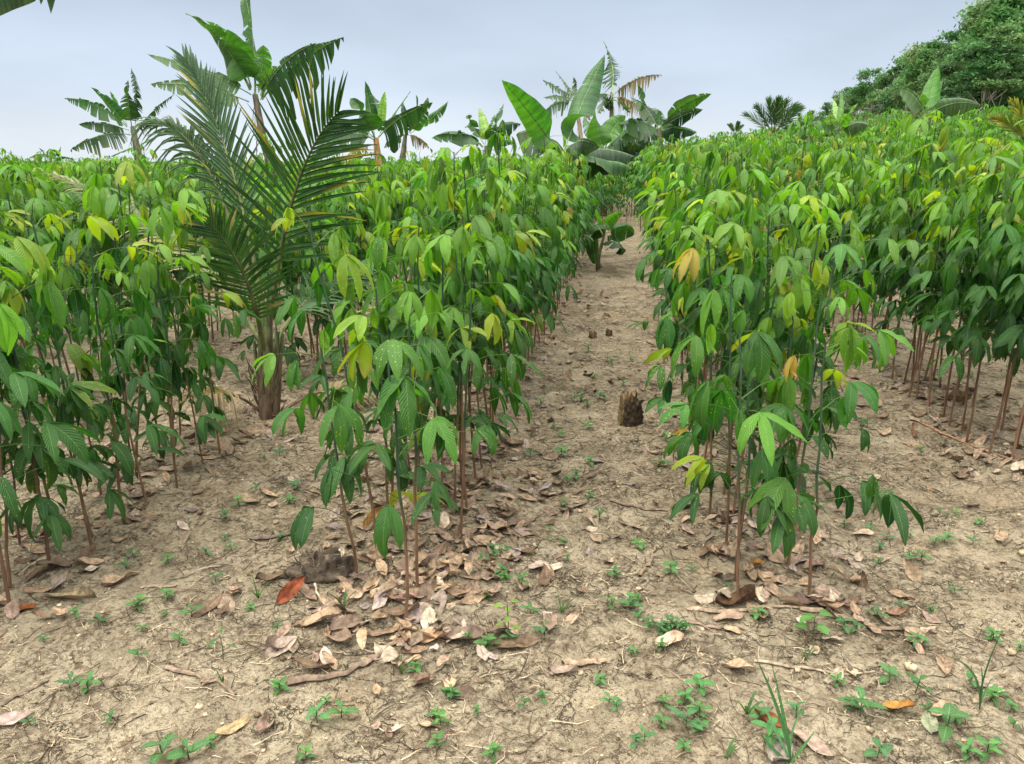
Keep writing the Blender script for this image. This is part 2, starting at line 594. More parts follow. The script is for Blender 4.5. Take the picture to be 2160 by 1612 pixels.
def sapling_parts(rng, h, zs, nu, nv, lean=(0, 0), size=1.0, sides=6, keep=1.0, bare=.42):
    """stem + one part per storey of leaves; local origin at the foot of the stem"""
    n = 9
    t = np.linspace(0, 1, n)
    wob = np.cumsum(rng.normal(0, .006, (n, 2)), 0); wob -= wob[0]
    pts = np.stack([lean[0] * t ** 1.2 + wob[:, 0], lean[1] * t ** 1.2 + wob[:, 1], h * t], 1)
    brown = np.array([.175, .098, .056]) * rng.uniform(.75, 1.15)
    green = np.array([.030, .062, .030])
    k = np.clip((t - bare * .9) / .12, 0, 1)[:, None]
    stem = MB()
    tube(stem, np.concatenate([[pts[0] - [0, 0, .05]], pts]), np.interp(np.linspace(-.05, 1, n + 1), [0, 1], [.0070 * (.7 + .3 * h / 1.3), .0032]),
         np.concatenate([[brown], brown * (1 - k) + green * k]), sides)
    parts = [('stem', stem)]
    for si, zf in enumerate(zs):
        mb = MB()
        top = si == len(zs) - 1
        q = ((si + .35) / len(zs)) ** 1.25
        nl = int(rng.integers(5, 9)) if not top else int(rng.integers(5, 8))
        if si == 0:
            nl = nl // 2 + 1
        a0 = rng.uniform(0, 6.28)
        for i in range(nl):
            if rng.random() > keep:
                continue
            zz = (zf - rng.uniform(0, .16) * (1 - .4 * top)) * h
            zz = min(max(zz, .12), h)
            b0 = np.array([np.interp(zz, pts[:, 2], pts[:, 0]), np.interp(zz, pts[:, 2], pts[:, 1]), zz])
            az = a0 + i * 2.4 + rng.normal(0, .25)
            el = rng.uniform(.05, .6) + (.12 if top else 0)
            pl = rng.uniform(.12, .25) * size * (.8 if top else 1)
            hd = np.array([math.cos(az), math.sin(az), 0])
            e = b0 + pl * (math.cos(el) * hd + math.sin(el) * np.array([0, 0, 1])) - np.array([0, 0, .015])
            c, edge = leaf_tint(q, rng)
            if sides > 3:
                m = (b0 + e) / 2 + np.array([0, 0, .012])
                tube(mb, [b0, m, e], [.0021, .0016, .0013], np.array([.06, .12, .03]) * (1 - q * .0) + q * np.array([.05, .05, .0]), 3)
            L0 = rng.uniform(.10, .20) * size * (.85 if top else 1)
            hang = rng.uniform(.15, 1.2) if si > 0 else rng.uniform(-.1, .8)
            for j, (da, ls) in enumerate(((0, 1.0), (.95, .9), (-.95, .9))):
                c2 = c * rng.uniform(.88, 1.12)
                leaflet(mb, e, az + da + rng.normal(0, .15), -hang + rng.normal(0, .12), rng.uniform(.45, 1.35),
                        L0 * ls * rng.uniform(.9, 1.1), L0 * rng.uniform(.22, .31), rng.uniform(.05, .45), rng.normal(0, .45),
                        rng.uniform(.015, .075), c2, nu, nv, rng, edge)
        if mb.n:
            parts.append(('leaf_whorl', mb))
    return parts


ROWX = lambda k: -.82 + 1.42 * k
ROW0 = {0: 2.75, 1: 3.0, -1: 2.0, 2: 3.9, -2: 1.4, 3: 4.5}
PALM_XY = ground(566, 878)
rng = np.random.default_rng(11)

# storeys: fractions of the height at which a flush of leaves sits
KINDS = []          # (height class, root empty)
LODS, FARS = [], []


def sapling_kind(h, zs, **kw):
    root = empty('rubber_sapling', (0, 0, 0))
    kids = []
    ps = sapling_parts(rng, h, zs, 8, 5, **kw)
    for nm, mb in ps:
        kids.append(mb.build(nm, M_STEM if nm == 'stem' else M_LEAF, root))
    KIDS[root.name] = kids
    root['category'] = 'sapling'
    return root


SHORT = [sapling_kind(.95 + .05 * (i % 3), (.55, .80, 1.0) if i % 2 else (.48, .72, .92, 1.0), lean=(rng.normal(0, .05), rng.normal(0, .05)), size=.95, keep=.6) for i in range(5)]
MEDIUM = [sapling_kind(1.25, (.46, .64, .82, 1.0), lean=(rng.normal(0, .06), rng.normal(0, .06)), keep=.75) for i in range(6)]
TALL = [sapling_kind(1.5, (.47, .60, .73, .86, 1.0), lean=(rng.normal(0, .08), rng.normal(0, .08)), size=1.0) for i in range(9)]


LOWLEAF = [sapling_kind(1.5, (.33, .46, .60, .78, 1.0), lean=(rng.normal(0, .08), rng.normal(0, .08)), size=1.0, keep=.85) for i in range(5)]


def flat_arrays(parts):
    mb = MB()
    for nm, p in parts:
        V, F, T, U = p.arrays()
        mb.add(V, F, T, U)
    return mb.arrays()


NEAR_LOD = [[flat_arrays(sapling_parts(rng, 1.5, (.47, .60, .73, .86, 1.0), 4, 3, sides=4, size=1.0)) for i in range(6)],
            [flat_arrays(sapling_parts(rng, 1.5, (.45, .62, .82, 1.0), 3, 3, sides=3, size=1.1, keep=.9)) for i in range(6)],
            [flat_arrays(sapling_parts(rng, 1.5, (.6, .82, 1.0), 3, 3, sides=3, size=1.35, keep=.7)) for i in range(6)]]

HERO = [  # px, py of the foot, height, lean of the top (world x, y), kind list, label
    (855, 1314, .98, (-.03, .05), 'front-most slender rubber sapling rising out of the dry leaf heap left of the path'),
    (752, 1218, .88, (-.09, .02), 'rubber sapling leaning left behind the dark root clump, broad drooping leaves on its left'),
    (880, 1240, 1.05, (.02, .05), 'thin straight sapling just behind the front-most one in the dry leaf heap'),
    (797, 1150, 1.28, (-.24, .06), 'tall rubber sapling tilting far to the left over the open soil by the palm'),
    (825, 1130, 1.02, (.0, .05), 'sapling growing right next to the stem that tilts far left'),
    (930, 1052, 1.22, (.05, .03), 'sapling at the path side of the dry leaf bank, third in depth'),
    (1558, 1266, .98, (-.05, .06), 'front-most sapling right of the path, foot wrapped by a curled dark dry leaf'),
    (1552, 1226, .90, (-.02, .04), 'very thin green sapling stem close behind the curled dark dry leaf'),
    (1707, 1258, .93, (-.02, .05), 'rubber sapling standing behind a wide ribbed brown leaf, low leaf trio on its left'),
    (1662, 1192, 1.05, (.03, .05), 'sapling with a yellowing hanging leaf, between the two front stems right of the path'),
    (1532, 1145, 1.08, (-.06, .05), 'sapling on the path side of the right row with leaves arching over the path'),
    (1497, 1085, 1.2, (-.05, .05), 'sapling at path edge, right row, pale leaves beside the broken stump'),
    (1660, 1065, 1.25, (.10, .03), 'sapling on the outer side of the right row with big spotted leaves'),
    (22, 1285, 1.26, (.05, .05), 'brown-stemmed sapling at the lower left corner above a small orange leaf'),
    (105, 1200, 1.28, (-.04, .05), 'second brown-stemmed sapling from the lower left corner'),
    (196, 1165, 1.32, (-.06, .1), 'slanting brown-stemmed sapling, third from the lower left corner'),
]
cands = []
hero_xy = [ground(h[0], h[1]) for h in HERO]
for k in range(-30, 22):
    y0 = ROW0.get(k, 1.4 if k < 0 else 4.8)
    y = y0
    while y < 46:
        dens = .15 if y < 6 else .19 if y < 12 else (.22 if y < 22 else .30)
        for off in (-.13, .12):
            x = ROWX(k) + off + rng.normal(0, .035)
            yy = y + rng.uniform(-.08, .08)
            if rng.random() < .05:
                continue
            if math.hypot(x - PALM_XY[0], yy - PALM_XY[1]) < .5 or (k == -1 and x > -2.3 and 3.6 < yy < 4.7):
                continue
            if min(math.hypot(x - h[0], yy - h[1]) for h in hero_xy) < .09:
                continue
            if k in (0, 1):
                hh = np.clip(.98 + .28 * (yy - 2.4), .95, 1.42) if k == 0 else np.clip(.90 + .25 * (yy - 2.4), .88, 1.45)
            elif k < 0:
                hh = np.clip(1.24 + .02 * (yy - 2.0), 1.22, 1.34)
            else:
                hh = np.clip(1.40 + .05 * (yy - 2.0), 1.38, 1.46)
            hh = hh * rng.uniform(.84, 1.10) * (1.14 if rng.random() < .06 else 1.0)
            cands.append((x, yy, hh, k))
        y += dens
for i in range(130):
    cands.append((ROWX(.5) + rng.uniform(-.5, .5), rng.uniform(14.5, 30), rng.uniform(.8, 1.35), 1))
info = []
for (x, y, hh, k) in cands:
    z = float(hz(x, y))
    pts = np.array([[x, y, z], [x, y, z + hh * .5], [x, y, z + hh]])
    px, py, dz = project(pts)
    m = .12 * FPX / max(dz.min(), .3)
    infr = dz.min() > .3 and px.max() > -m * .6 and px.min() < 2160 + m * .6 and py.min() < 1612 and py.max() > 0
    mg = 360 + 800 / max(dz.min(), .5)
    wide = dz.min() > .5 and px.max() > -mg and px.min() < 2160 + mg
    info.append((infr, wide, math.hypot(x, y), z))
order = sorted([i for i in range(len(cands)) if info[i][0]], key=lambda i: info[i][2])
NIND = 300 - len(HERO)
indiv = set(order[:NIND])

ROWNAME = {
    0: ('green sapling inside the row along the left side of the dirt path', 'saplings in the row left of the path'),
    1: ('green sapling inside the row along the right side of the dirt path', 'saplings in the row right of the path'),
    -1: ('sapling on thin brown stem in the left-hand row that the coconut palm stands in', 'saplings in the palm row'),
    2: ('sapling with bare brown lower stem in the row at the right edge', 'saplings in the row at the right edge'),
}
LEFTROWS = ('leafy sapling in the crowded rows left of the palm row', 'saplings in the rows left of the palm')
RIGHTROWS = ('yellow-tipped sapling in the crowded rows behind the right-edge row', 'saplings in the rows beyond the right edge row')
used = set()
for i in sorted(indiv, key=lambda i: info[i][2]):
    x, y, hh, k = cands[i]
    fam, base = (SHORT, 1.0) if hh < 1.1 else ((MEDIUM, 1.25) if hh < 1.36 else (TALL, 1.5))
    if k == -1 and y < 5 and rng.random() < .7:
        fam, base = LOWLEAF, 1.5
    kr = fam[int(rng.integers(len(fam)))]
    o = place(kr, used, (x, y, info[i][3] - .005), (rng.normal(0, .03), rng.normal(0, .03), rng.uniform(0, 6.28)), hh / base)
    lab, grp = ROWNAME.get(k, LEFTROWS if k < 0 else RIGHTROWS)
    tag(o, lab, 'sapling', grp)
hr = np.random.default_rng(77)
for (px, py, hh, lean, lab), loc in zip(HERO, hero_xy):
    root = empty('rubber_sapling', loc - [0, 0, .004])
    zs = (.42, .60, .80, 1.0) if hh < 1.1 else (.36, .55, .70, .86, 1.0)
    for nm, mb in sapling_parts(hr, hh, zs, 9, 7, lean=lean, size=1.0, keep=.55 if hh < 1.1 else .75, bare=.36):
        mb.build(nm, M_STEM if nm == 'stem' else M_LEAF, root)
    tag(root, lab, 'sapling', 'saplings in the row left of the path' if 500 < px < 1000 else ('saplings in the row right of the path' if px > 1000 else 'saplings in the palm row'))
for fam in (SHORT, MEDIUM, TALL, LOWLEAF):           # a kind nobody used is taken away again
    for kr in fam:
        if kr.name not in used:
            for ch in KIDS[kr.name]:
                bpy.data.objects.remove(ch)
            bpy.data.objects.remove(kr)

mass = MB()
for i, (x, y, hh, k) in enumerate(cands):
    if i in indiv or not info[i][1]:
        continue
    r = info[i][2]
    lod = NEAR_LOD[0] if r < 13 else (NEAR_LOD[1] if r < 22 else NEAR_LOD[2])
    if r >= 22 and rng.random() < .35:
        continue
    V, F, T, U = lod[int(rng.integers(len(lod)))]
    s = hh / 1.5
    a = rng.uniform(0, 6.28)
    ca, sa = math.cos(a) * s, math.sin(a) * s
    W = np.stack([V[:, 0] * ca - V[:, 1] * sa + x, V[:, 0] * sa + V[:, 1] * ca + y, V[:, 2] * s + info[i][3]], 1)
    mass.add(W, F, T * rng.uniform(.85, 1.2), U)
print('mass quads', sum(len(f) for f in mass.F), 'individuals', len(indiv))
tag(mass.build('sapling_undergrowth', M_LEAF), 'endless mass of green and yellow saplings filling the far plantation rows', 'saplings', kind='stuff')


# ------------------------------------------------------------------ banana plants
B_GREEN = np.array([.022, .082, .020])
B_LIGHT = np.array([.058, .175, .020])
B_DARK = np.array([.014, .045, .020])
B_GREY = np.array([.070, .125, .062])
B_BROWN = np.array([.165, .110, .066])
B_PALE = np.array([.200, .340, .080])


def banana_leaf(mb, P, width, roll, tear, grav, tint, rng, brown=0.0, petiole=.10, fold=.25, M=5):
    n = 34
    C = bez(P[0], P[1], P[2], n)
    t = np.linspace(0, 1, n)
    T = unit(np.gradient(C, axis=0))
    view = unit(CAMP - C.mean(0))
    L = unit(np.cross(T, view))
    N = unit(np.cross(L, T))
    if abs(T[:, 2]).mean() < .5 and roll > .45:        # a level leaf: both halves hang from the midrib
        roll = 1.05 + .3 * roll
    cr, sr = math.cos(roll), math.sin(roll)
    L, N = L * cr + N * sr, N * cr - L * sr
    tt = np.clip((t - petiole) / (1 - petiole), 0, 1)
    w = width * .5 * np.sqrt(1 - (1 - np.clip(tt / .16, 0, 1)) ** 2) * (1 - np.clip(tt, 0, 1) ** 2.4) ** .85
    Lt = np.linalg.norm(np.diff(C, axis=0), axis=1).sum()
    tube(mb, C, np.linspace(.05, .008, n) * width * .55, np.array([.24, .34, .13]) * (.9 if brown < .5 else .7), 5)
    i0 = int(np.argmax(tt > .01))
    for s in (-1.0, 1.0):
        cuts = [i0]
        for i in range(i0 + 1, n - 1):
            if rng.random() < tear:
                cuts.append(i)
        cuts.append(n - 1)
        side_f = fold + rng.normal(0, .12)
        for a, b in zip(cuts[:-1], cuts[1:]):
            gr = grav * rng.uniform(.5, 1.5) * (1 + 1.6 * tear * rng.random())
            wi = rng.uniform(1 - .35 * tear, 1.0)
            sh = rng.normal(0, .05) * tear
            idx = np.arange(a, b + 1)
            v = np.linspace(0, 1, M)
            f = np.linspace(-.5, .5, len(idx))
            gap = (.16 + .3 * tear) if len(cuts) > 2 else .04
            tpos = idx[:, None] - f[:, None] * v[None, :] ** 1.5 * gap * min(len(idx), 4) + sh * v[None, :] * 8
            tpos = np.clip(tpos, 0, n - 1)
            ii = tpos.astype(int).clip(0, n - 2); fr = (tpos - ii)[..., None]
            Cc = C[ii] * (1 - fr) + C[ii + 1] * fr
            ww = w[idx][:, None] * wi * v[None, :]
            ang = side_f - .55 * v[None, :]
            P_ = Cc + s * L[idx][:, None, :] * (ww * np.cos(ang))[..., None] + N[idx][:, None, :] * (ww * np.sin(ang))[..., None]
            P_[..., 2] -= gr * w[idx][:, None] * v[None, :] ** 2
            P_ += N[idx][:, None, :] * (.02 * width * np.sin(idx * .8 + s)[:, None] * v[None, :] ** 2)[..., None]
            uv = np.stack([np.repeat((idx / (n - 1))[:, None], M, 1), .5 + .5 * s * np.repeat(v[None, :], len(idx), 0)], -1)
            Tn = np.tile(tint * rng.uniform(.88, 1.12), (len(idx), M, 1))
            bm = np.clip((v[None, :] - (1 - brown)) / .35, 0, 1) * (rng.random() * .6 + .4) if brown > 0 else np.zeros((1, M))
            bm = np.repeat(bm, len(idx), 0)[..., None]
            Tn = Tn * (1 - bm) + B_BROWN * bm
            mb.grid(P_, Tn, uv)


def banana(name, D, trunk, leaves, label, rpx=10, tcol=(.10, .095, .045), seed=1, fruit=None, group='banana plants in the plantation', bell=None, wide=1.12):
    """trunk: (px,py) points top to where it meets the plants; leaves: (p0,p1,p2,width px,roll,tear,gravity,tint,brown)"""
    rg = np.random.default_rng(seed)
    s = D / FPX
    pts = [at(p[0], p[1], D) for p in trunk]
    foot = pts[-1].copy()
    foot[2] = float(hz(foot[0], foot[1])) - .05
    root = empty(name, (foot[0], foot[1], foot[2] + .05))
    off = np.array(root.location)
    tm = MB()
    path = np.array(pts + [foot])
    fine = np.stack([np.interp(np.linspace(0, len(path) - 1, 12), np.arange(len(path)), path[:, i]) for i in range(3)], 1)
    rad = np.linspace(rpx * .5, rpx * 1.1, 12) * s
    cols = np.array(tcol) * rg.uniform(.75, 1.25, (12, 1))
    tube(tm, fine - off, rad, cols, 9)
    for i in range(7):                         # loose sheath strips
        a = rg.uniform(0, 6.28); j = rg.integers(1, 8)
        b0 = fine[j] - off + rad[j] * np.array([math.cos(a), math.sin(a), 0])
        e = b0 + np.array([math.cos(a) * rad[j] * .8, math.sin(a) * rad[j] * .8, -rpx * s * rg.uniform(2, 5)])
        tube(tm, bez(b0, (b0 + e) / 2 + np.array([math.cos(a), math.sin(a), .3]) * rad[j] * .7, e, 5), rad[j] * .22, B_BROWN * rg.uniform(.6, 1.2), 4, .3)
    tm.build('pseudostem', M_BTRUNK, root)
    for lf in leaves:
        p0, p1, p2, w, roll, tear, gv, tint, br = lf
        dz = rg.normal(0, .35, 2) * min(D / 14, 1.0)
        P = [at(p0[0], p0[1], D) - off, at(p1[0], p1[1], D + dz[0]) - off, at(p2[0], p2[1], D + dz[0] + dz[1]) - off]
        lm = MB()
        banana_leaf(lm, P, w * s * wide, roll, tear, gv, np.array(tint), rg, br)
        lm.build('leaf', M_BANANA, root)
    if fruit:
        fm = MB()
        c = at(fruit[0], fruit[1], D - .15) - off
        for i in range(26):
            a = rg.uniform(0, 6.28)
            z = rg.uniform(-1, 1) * fruit[3] * s
            b0 = c + np.array([0, 0, z])
            d = np.array([math.cos(a), math.sin(a), .35]) * fruit[2] * s
            tube(fm, bez(b0, b0 + d * .8, b0 + d * .9 + np.array([0, 0, fruit[2] * s * .6]), 5), np.array([.3, .5, .55, .45, .15]) * fruit[2] * s * .35, np.array([.05, .10, .03]), 5)
        fm.build('fruit_bunch', M_BTRUNK, root)
    if bell:
        fm = MB()
        tube(fm, bez(at(bell[0], bell[1], D) - off, at(bell[0] - 6, bell[1] + 12, D) - off, at(bell[2], bell[3], D) - off, 8), np.array([.3, .3, .3, .4, .9, 1.1, .8, .1]) * 3.2 * s, np.array([.06, .03, .035]), 6)
        fm.build('flower_bud', M_BTRUNK, root)
    tag(root, label, 'banana plant', group)
    return root


G, LT, DK, GY, BR, PL = B_GREEN, B_LIGHT, B_DARK, B_GREY, B_BROWN, B_PALE
banana('banana_plant', 17, [(280, 268), (290, 320)], [
    ((268, 268), (210, 212), (135, 207), 30, .5, .30, .5, G, .08), ((268, 265), (228, 215), (190, 183), 30, -.5, .15, .2, G, 0),
    ((268, 262), (245, 220), (232, 192), 13, .3, .15, .1, LT, 0), ((278, 268), (268, 210), (270, 168), 36, .3, .35, .3, DK, 0),
    ((285, 262), (293, 185), (276, 143), 22, .5, .65, .5, DK, .1), ((272, 275), (215, 255), (165, 263), 24, .7, .2, .6, DK, .05),
    ((275, 285), (215, 270), (148, 318), 32, .6, .55, .8, DK, .35), ((282, 310), (255, 320), (233, 330), 18, .4, .2, .4, G, 0),
    ((288, 285), (312, 235), (366, 200), 20, .7, .8, .9, DK, .2), ((292, 310), (312, 295), (332, 288), 15, .3, .2, .3, G, 0)],
    'banana plant on the left skyline with ragged leaves held above the saplings', 10, seed=3)
banana('banana_plant', 13, [(538, 200), (556, 300), (590, 400)], [
    ((528, 190), (470, 60), (391, 28), 78, .55, .08, .35, G, 0), ((530, 185), (505, 90), (432, 42), 52, -.6, .06, .3, LT, 0),
    ((538, 200), (540, 70), (512, -30), 62, .9, .35, .15, G, 0), ((545, 190), (556, 130), (556, 95), 46, .1, .15, .1, LT, 0),
    ((552, 210), (610, 130), (725, 78), 66, .75, .5, .75, DK, .05), ((552, 205), (590, 120), (668, 90), 46, .9, .5, .6, DK, .05),
    ((530, 200), (430, 140), (309, 114), 36, 1.0, .25, .5, GY, .1), ((525, 215), (430, 172), (317, 177), 34, 1.0, .3, .5, GY, .1),
    ((545, 195), (560, 160), (585, 140), 42, .2, .25, .3, LT, 0)],
    'tallest banana plant, rising behind the coconut palm with paddle leaves against the sky', 12, (.085, .065, .038), seed=4, wide=1.4)
banana('banana_plant', 15, [(793, 292), (797, 330), (804, 358)], [
    ((790, 290), (765, 225), (738, 208), 62, .4, .1, .2, G, 0), ((790, 285), (778, 215), (770, 170), 28, .8, .1, .1, G, 0),
    ((800, 275), (795, 225), (778, 195), 36, .3, .15, .2, G, 0), ((802, 270), (806, 220), (812, 193), 18, .5, .1, .1, PL, 0),
    ((788, 290), (745, 250), (690, 270), 34, .8, .25, .7, G, .05), ((788, 295), (740, 265), (688, 302), 38, .8, .25, .7, DK, .05),
    ((798, 290), (840, 240), (914, 216), 58, .75, .2, .6, DK, .05), ((802, 280), (838, 230), (866, 192), 36, .4, .15, .3, G, 0),
    ((786, 305), (745, 300), (722, 345), 22, .3, .5, .9, (.42, .22, .03), .5)],
    'banana plant with rust-orange stem and dead orange leaf, right of the palm', 11, (.24, .13, .04), seed=5)
banana('banana_plant', 18, [(855, 285), (850, 330)], [
    ((858, 280), (885, 235), (878, 200), 26, .5, .2, .2, G, 0), ((862, 280), (900, 240), (902, 205), 24, .5, .2, .2, G, 0),
    ((865, 282), (910, 255), (946, 213), 28, .5, .2, .3, G, 0), ((860, 285), (885, 285), (905, 312), 22, .5, .6, .8, BR, .6),
    ((850, 285), (828, 285), (810, 312), 20, .5, .4, .8, DK, .2), ((857, 282), (855, 250), (848, 215), 22, .3, .2, .2, DK, 0)],
    'smaller banana plant with a withered brown leaf, close behind the rust-orange stem', 8, seed=6)
banana('banana_plant', 14, [(1025, 308), (1027, 335)], [
    ((1024, 305), (1024, 262), (1010, 228), 18, .4, .0, .0, PL, 0), ((1020, 310), (965, 262), (910, 292), 30, .7, .15, .6, G, 0),
    ((1022, 305), (975, 240), (996, 246), 24, .6, .15, .3, G, 0), ((1018, 312), (985, 270), (918, 286), 26, .9, .2, .6, DK, 0),
    ((1030, 300), (1045, 265), (1063, 218), 22, .5, .55, .3, G, .05), ((1033, 305), (1055, 250), (1100, 262), 30, .7, .3, .6, DK, .05),
    ((1035, 310), (1060, 292), (1086, 302), 16, .5, .2, .3, G, 0), ((1028, 300), (1035, 270), (1045, 240), 18, .6, .2, .2, G, 0)],
    'low banana plant with a pale rolled spear leaf pointing straight up', 7, seed=7, wide=1.35)
banana('banana_plant', 10, [(1186, 330), (1184, 360)], [
    ((1184, 328), (1130, 250), (1058, 168), 62, .35, .03, .0, LT * .8, 0), ((1190, 320), (1222, 225), (1276, 115), 66, .5, .02, .0, G * 1.2, 0),
    ((1182, 325), (1140, 262), (1088, 285), 84, .9, .04, .9, B_GREY * .6, 0), ((1194, 318), (1225, 280), (1265, 312), 56, .8, .05, .7, B_GREY * .55, 0),
    ((1190, 335), (1255, 300), (1338, 330), 60, .9, .05, .8, B_GREY * .45, 0), ((1192, 345), (1250, 325), (1330, 352), 64, .55, .1, .6, G, .12),
    ((1180, 335), (1160, 340), (1125, 372), 44, .7, .15, .6, DK, 0)],
    'near banana plant with two huge upright leaves forming a V', 11, (.22, .30, .10), seed=8)
banana('banana_plant', 26, [(1212, 208), (1222, 260), (1228, 320)], [
    ((1214, 208), (1198, 180), (1171, 149), 17, .5, .7, .6, DK, .4), ((1210, 206), (1176, 185), (1144, 168), 20, .6, .55, .6, DK, .2),
    ((1212, 206), (1214, 180), (1210, 162), 13, .4, .5, .3, DK, .1), ((1210, 208), (1172, 198), (1146, 206), 16, .7, .5, .6, DK, .3),
    ((1210, 212), (1170, 208), (1143, 242), 24, .7, .4, .8, DK, .15), ((1216, 208), (1240, 190), (1255, 215), 16, .6, .5, .6, BR, .5),
    ((1216, 214), (1235, 225), (1245, 255), 16, .5, .5, .7, BR, .6)],
    'distant banana plant with tattered grey-green leaves behind the V-shaped upright leaves', 6, (.16, .12, .07), seed=9, wide=1.35, bell=(1206, 222, 1203, 242))
banana('banana_plant', 20, [(1290, 196), (1290, 250), (1292, 310)], [
    ((1290, 195), (1302, 140), (1272, 86), 38, .3, .85, .35, DK, .05), ((1293, 202), (1330, 160), (1396, 158), 24, .5, .8, .8, np.array([.17, .13, .09]), .7),
    ((1294, 206), (1330, 200), (1372, 252), 26, .5, .8, .8, np.array([.17, .13, .09]), .7), ((1286, 202), (1268, 190), (1258, 212), 20, .5, .5, .7, DK, .3),
    ((1294, 210), (1310, 215), (1328, 238), 34, .3, .15, .5, DK, 0), ((1284, 205), (1268, 215), (1262, 240), 18, .4, .5, .7, B_GREY, .5)],
    'tall banana plant topped by a comb-like shredded leaf, with dried brown side leaves', 7, (.22, .20, .10), seed=10, wide=1.35, fruit=(1283, 222, 10, 12))
banana('banana_plant', 13, [(1390, 272), (1392, 320)], [
    ((1388, 270), (1362, 225), (1345, 178), 34, .5, .2, .2, G, 0), ((1393, 270), (1430, 215), (1501, 198), 44, .5, .1, .35, G, 0),
    ((1394, 272), (1435, 240), (1483, 231), 30, .6, .1, .4, DK, 0), ((1386, 275), (1348, 242), (1304, 262), 34, .8, .2, .7, DK, .05),
    ((1395, 278), (1420, 262), (1440, 276), 20, .6, .1, .4, DK, 0), ((1392, 270), (1392, 245), (1390, 232), 22, .3, .4, .3, G, 0),
    ((1388, 272), (1370, 225), (1330, 205), 26, .6, .4, .5, DK, .1), ((1394, 276), (1440, 262), (1470, 282), 26, .7, .3, .6, DK, .05), ((1384, 276), (1340, 272), (1310, 292), 26, .8, .3, .6, DK, .1)],
    'banana plant right of the skyline cluster with one long leaf pointing right', 9, seed=11, wide=1.35)
banana('banana_plant', 18, [(1272, 322), (1275, 350)], [
    ((1272, 318), (1258, 268), (1255, 230), 40, .3, .05, .1, LT, 0), ((1275, 318), (1292, 262), (1320, 244), 46, .4, .05, .1, LT, 0),
    ((1277, 318), (1312, 288), (1358, 310), 42, .8, .1, .7, B_GREY * .5, 0), ((1280, 312), (1350, 268), (1420, 274), 40, .8, .12, .6, DK, 0),
    ((1280, 318), (1340, 292), (1390, 302), 32, .8, .1, .6, DK, 0), ((1268, 318), (1240, 292), (1205, 314), 30, .7, .2, .6, DK, 0),
    ((1274, 325), (1330, 315), (1400, 330), 34, .8, .3, .7, DK, .05), ((1270, 315), (1240, 270), (1232, 245), 24, .4, .3, .3, G, 0), ((1278, 315), (1330, 255), (1368, 262), 34, .7, .35, .6, G, .05)],
    'short banana plant with two bright green upright leaves in front of the shredded ones', 9, seed=12, wide=1.35)
banana('banana_plant', 14, [(1765, 278), (1763, 300)], [
    ((1765, 275), (1768, 240), (1757, 210), 15, .5, .05, .05, PL, 0), ((1763, 290), (1750, 262), (1752, 238), 32, .4, .05, .2, B_GREY * 1.3, 0),
    ((1768, 275), (1778, 225), (1773, 192), 13, .6, .05, .05, LT, 0), ((1768, 272), (1786, 240), (1810, 218), 24, .5, .2, .2, LT, 0),
    ((1760, 278), (1735, 250), (1712, 262), 34, .7, .15, .5, B_GREY * .8, 0), ((1770, 278), (1805, 250), (1832, 264), 36, .7, .1, .5, B_GREY * .6, 0),
    ((1764, 290), (1760, 312), (1752, 335), 18, .4, .1, .2, B_GREY, 0)],
    'pale young banana plant with folded grey-green leaf below the hillside trees', 8, seed=13)
banana('banana_plant', 15, [(1707, 285), (1706, 305)], [
    ((1707, 285), (1711, 255), (1708, 230), 15, .4, .05, .05, LT, 0), ((1705, 288), (1690, 272), (1672, 285), 18, .6, .1, .4, DK, 0)],
    'single upright banana sucker leaf beside the small dark palms on the skyline', 5, seed=14)
banana('banana_plant', 15, [(1956, 244), (1957, 270)], [
    ((1957, 240), (1965, 185), (1979, 138), 40, .15, .06, .08, LT, 0), ((1960, 238), (1984, 205), (1988, 165), 22, .6, .1, .15, G, 0),
    ((1952, 240), (1925, 185), (1896, 190), 30, .8, .06, .5, B_GREY * .8, 0), ((1962, 240), (2010, 205), (2070, 222), 40, .75, .06, .45, B_GREY * .7, 0),
    ((1950, 240), (1930, 205), (1906, 262), 22, .5, .6, .9, BR * .8, .8), ((1955, 238), (1948, 215), (1946, 196), 22, .3, .1, .15, LT, 0)],
    'banana plant in front of the hillside trees with upright leaf and two level side leaves', 5, (.09, .11, .04), seed=15)
banana('banana_plant', 34, [(107, 336), (107, 345)], [
    ((106, 336), (88, 318), (60, 334), 9, .6, .2, .5, DK, 0), ((105, 335), (94, 322), (82, 312), 9, .4, .3, .3, DK, 0),
    ((108, 335), (112, 326), (113, 316), 8, .4, .3, .3, DK, 0), ((110, 335), (126, 322), (128, 308), 9, .4, .4, .3, DK, 0),
    ((110, 336), (135, 326), (157, 337), 8, .6, .2, .5, DK, 0)],
    'tiny far-off banana plant on the horizon at far left', 4, seed=16)
banana('banana_plant', 22, [(422, 268), (424, 300)], [
    ((423, 268), (420, 252), (412, 250), 20, .5, .3, .5, B_GREY, .2), ((424, 268), (440, 255), (455, 262), 18, .6, .3, .5, B_GREY, .1)],
    'banana plant half hidden behind the upper left coconut fronds', 6, seed=17)
banana('banana_plant', 10.2, [(1275, 492), (1262, 545)], [
    ((1274, 500), (1236, 425), (1258, 572), 60, .3, .05, .2, G, .12), ((1278, 480), (1292, 452), (1315, 448), 24, .5, .05, .2, LT, 0),
    ((1280, 492), (1312, 462), (1338, 496), 44, .6, .08, .4, G, 0), ((1280, 512), (1306, 500), (1314, 538), 42, .4, .1, .3, DK, 0),
    ((1278, 500), (1300, 488), (1306, 515), 22, .4, .1, .3, G, 0), ((1275, 482), (1262, 455), (1258, 440), 16, .3, .05, .1, LT, 0)],
    'small banana sucker at the left edge of the dirt path, one leaf striped with tan', 5, (.09, .09, .04), seed=18, group='banana suckers on the ground')
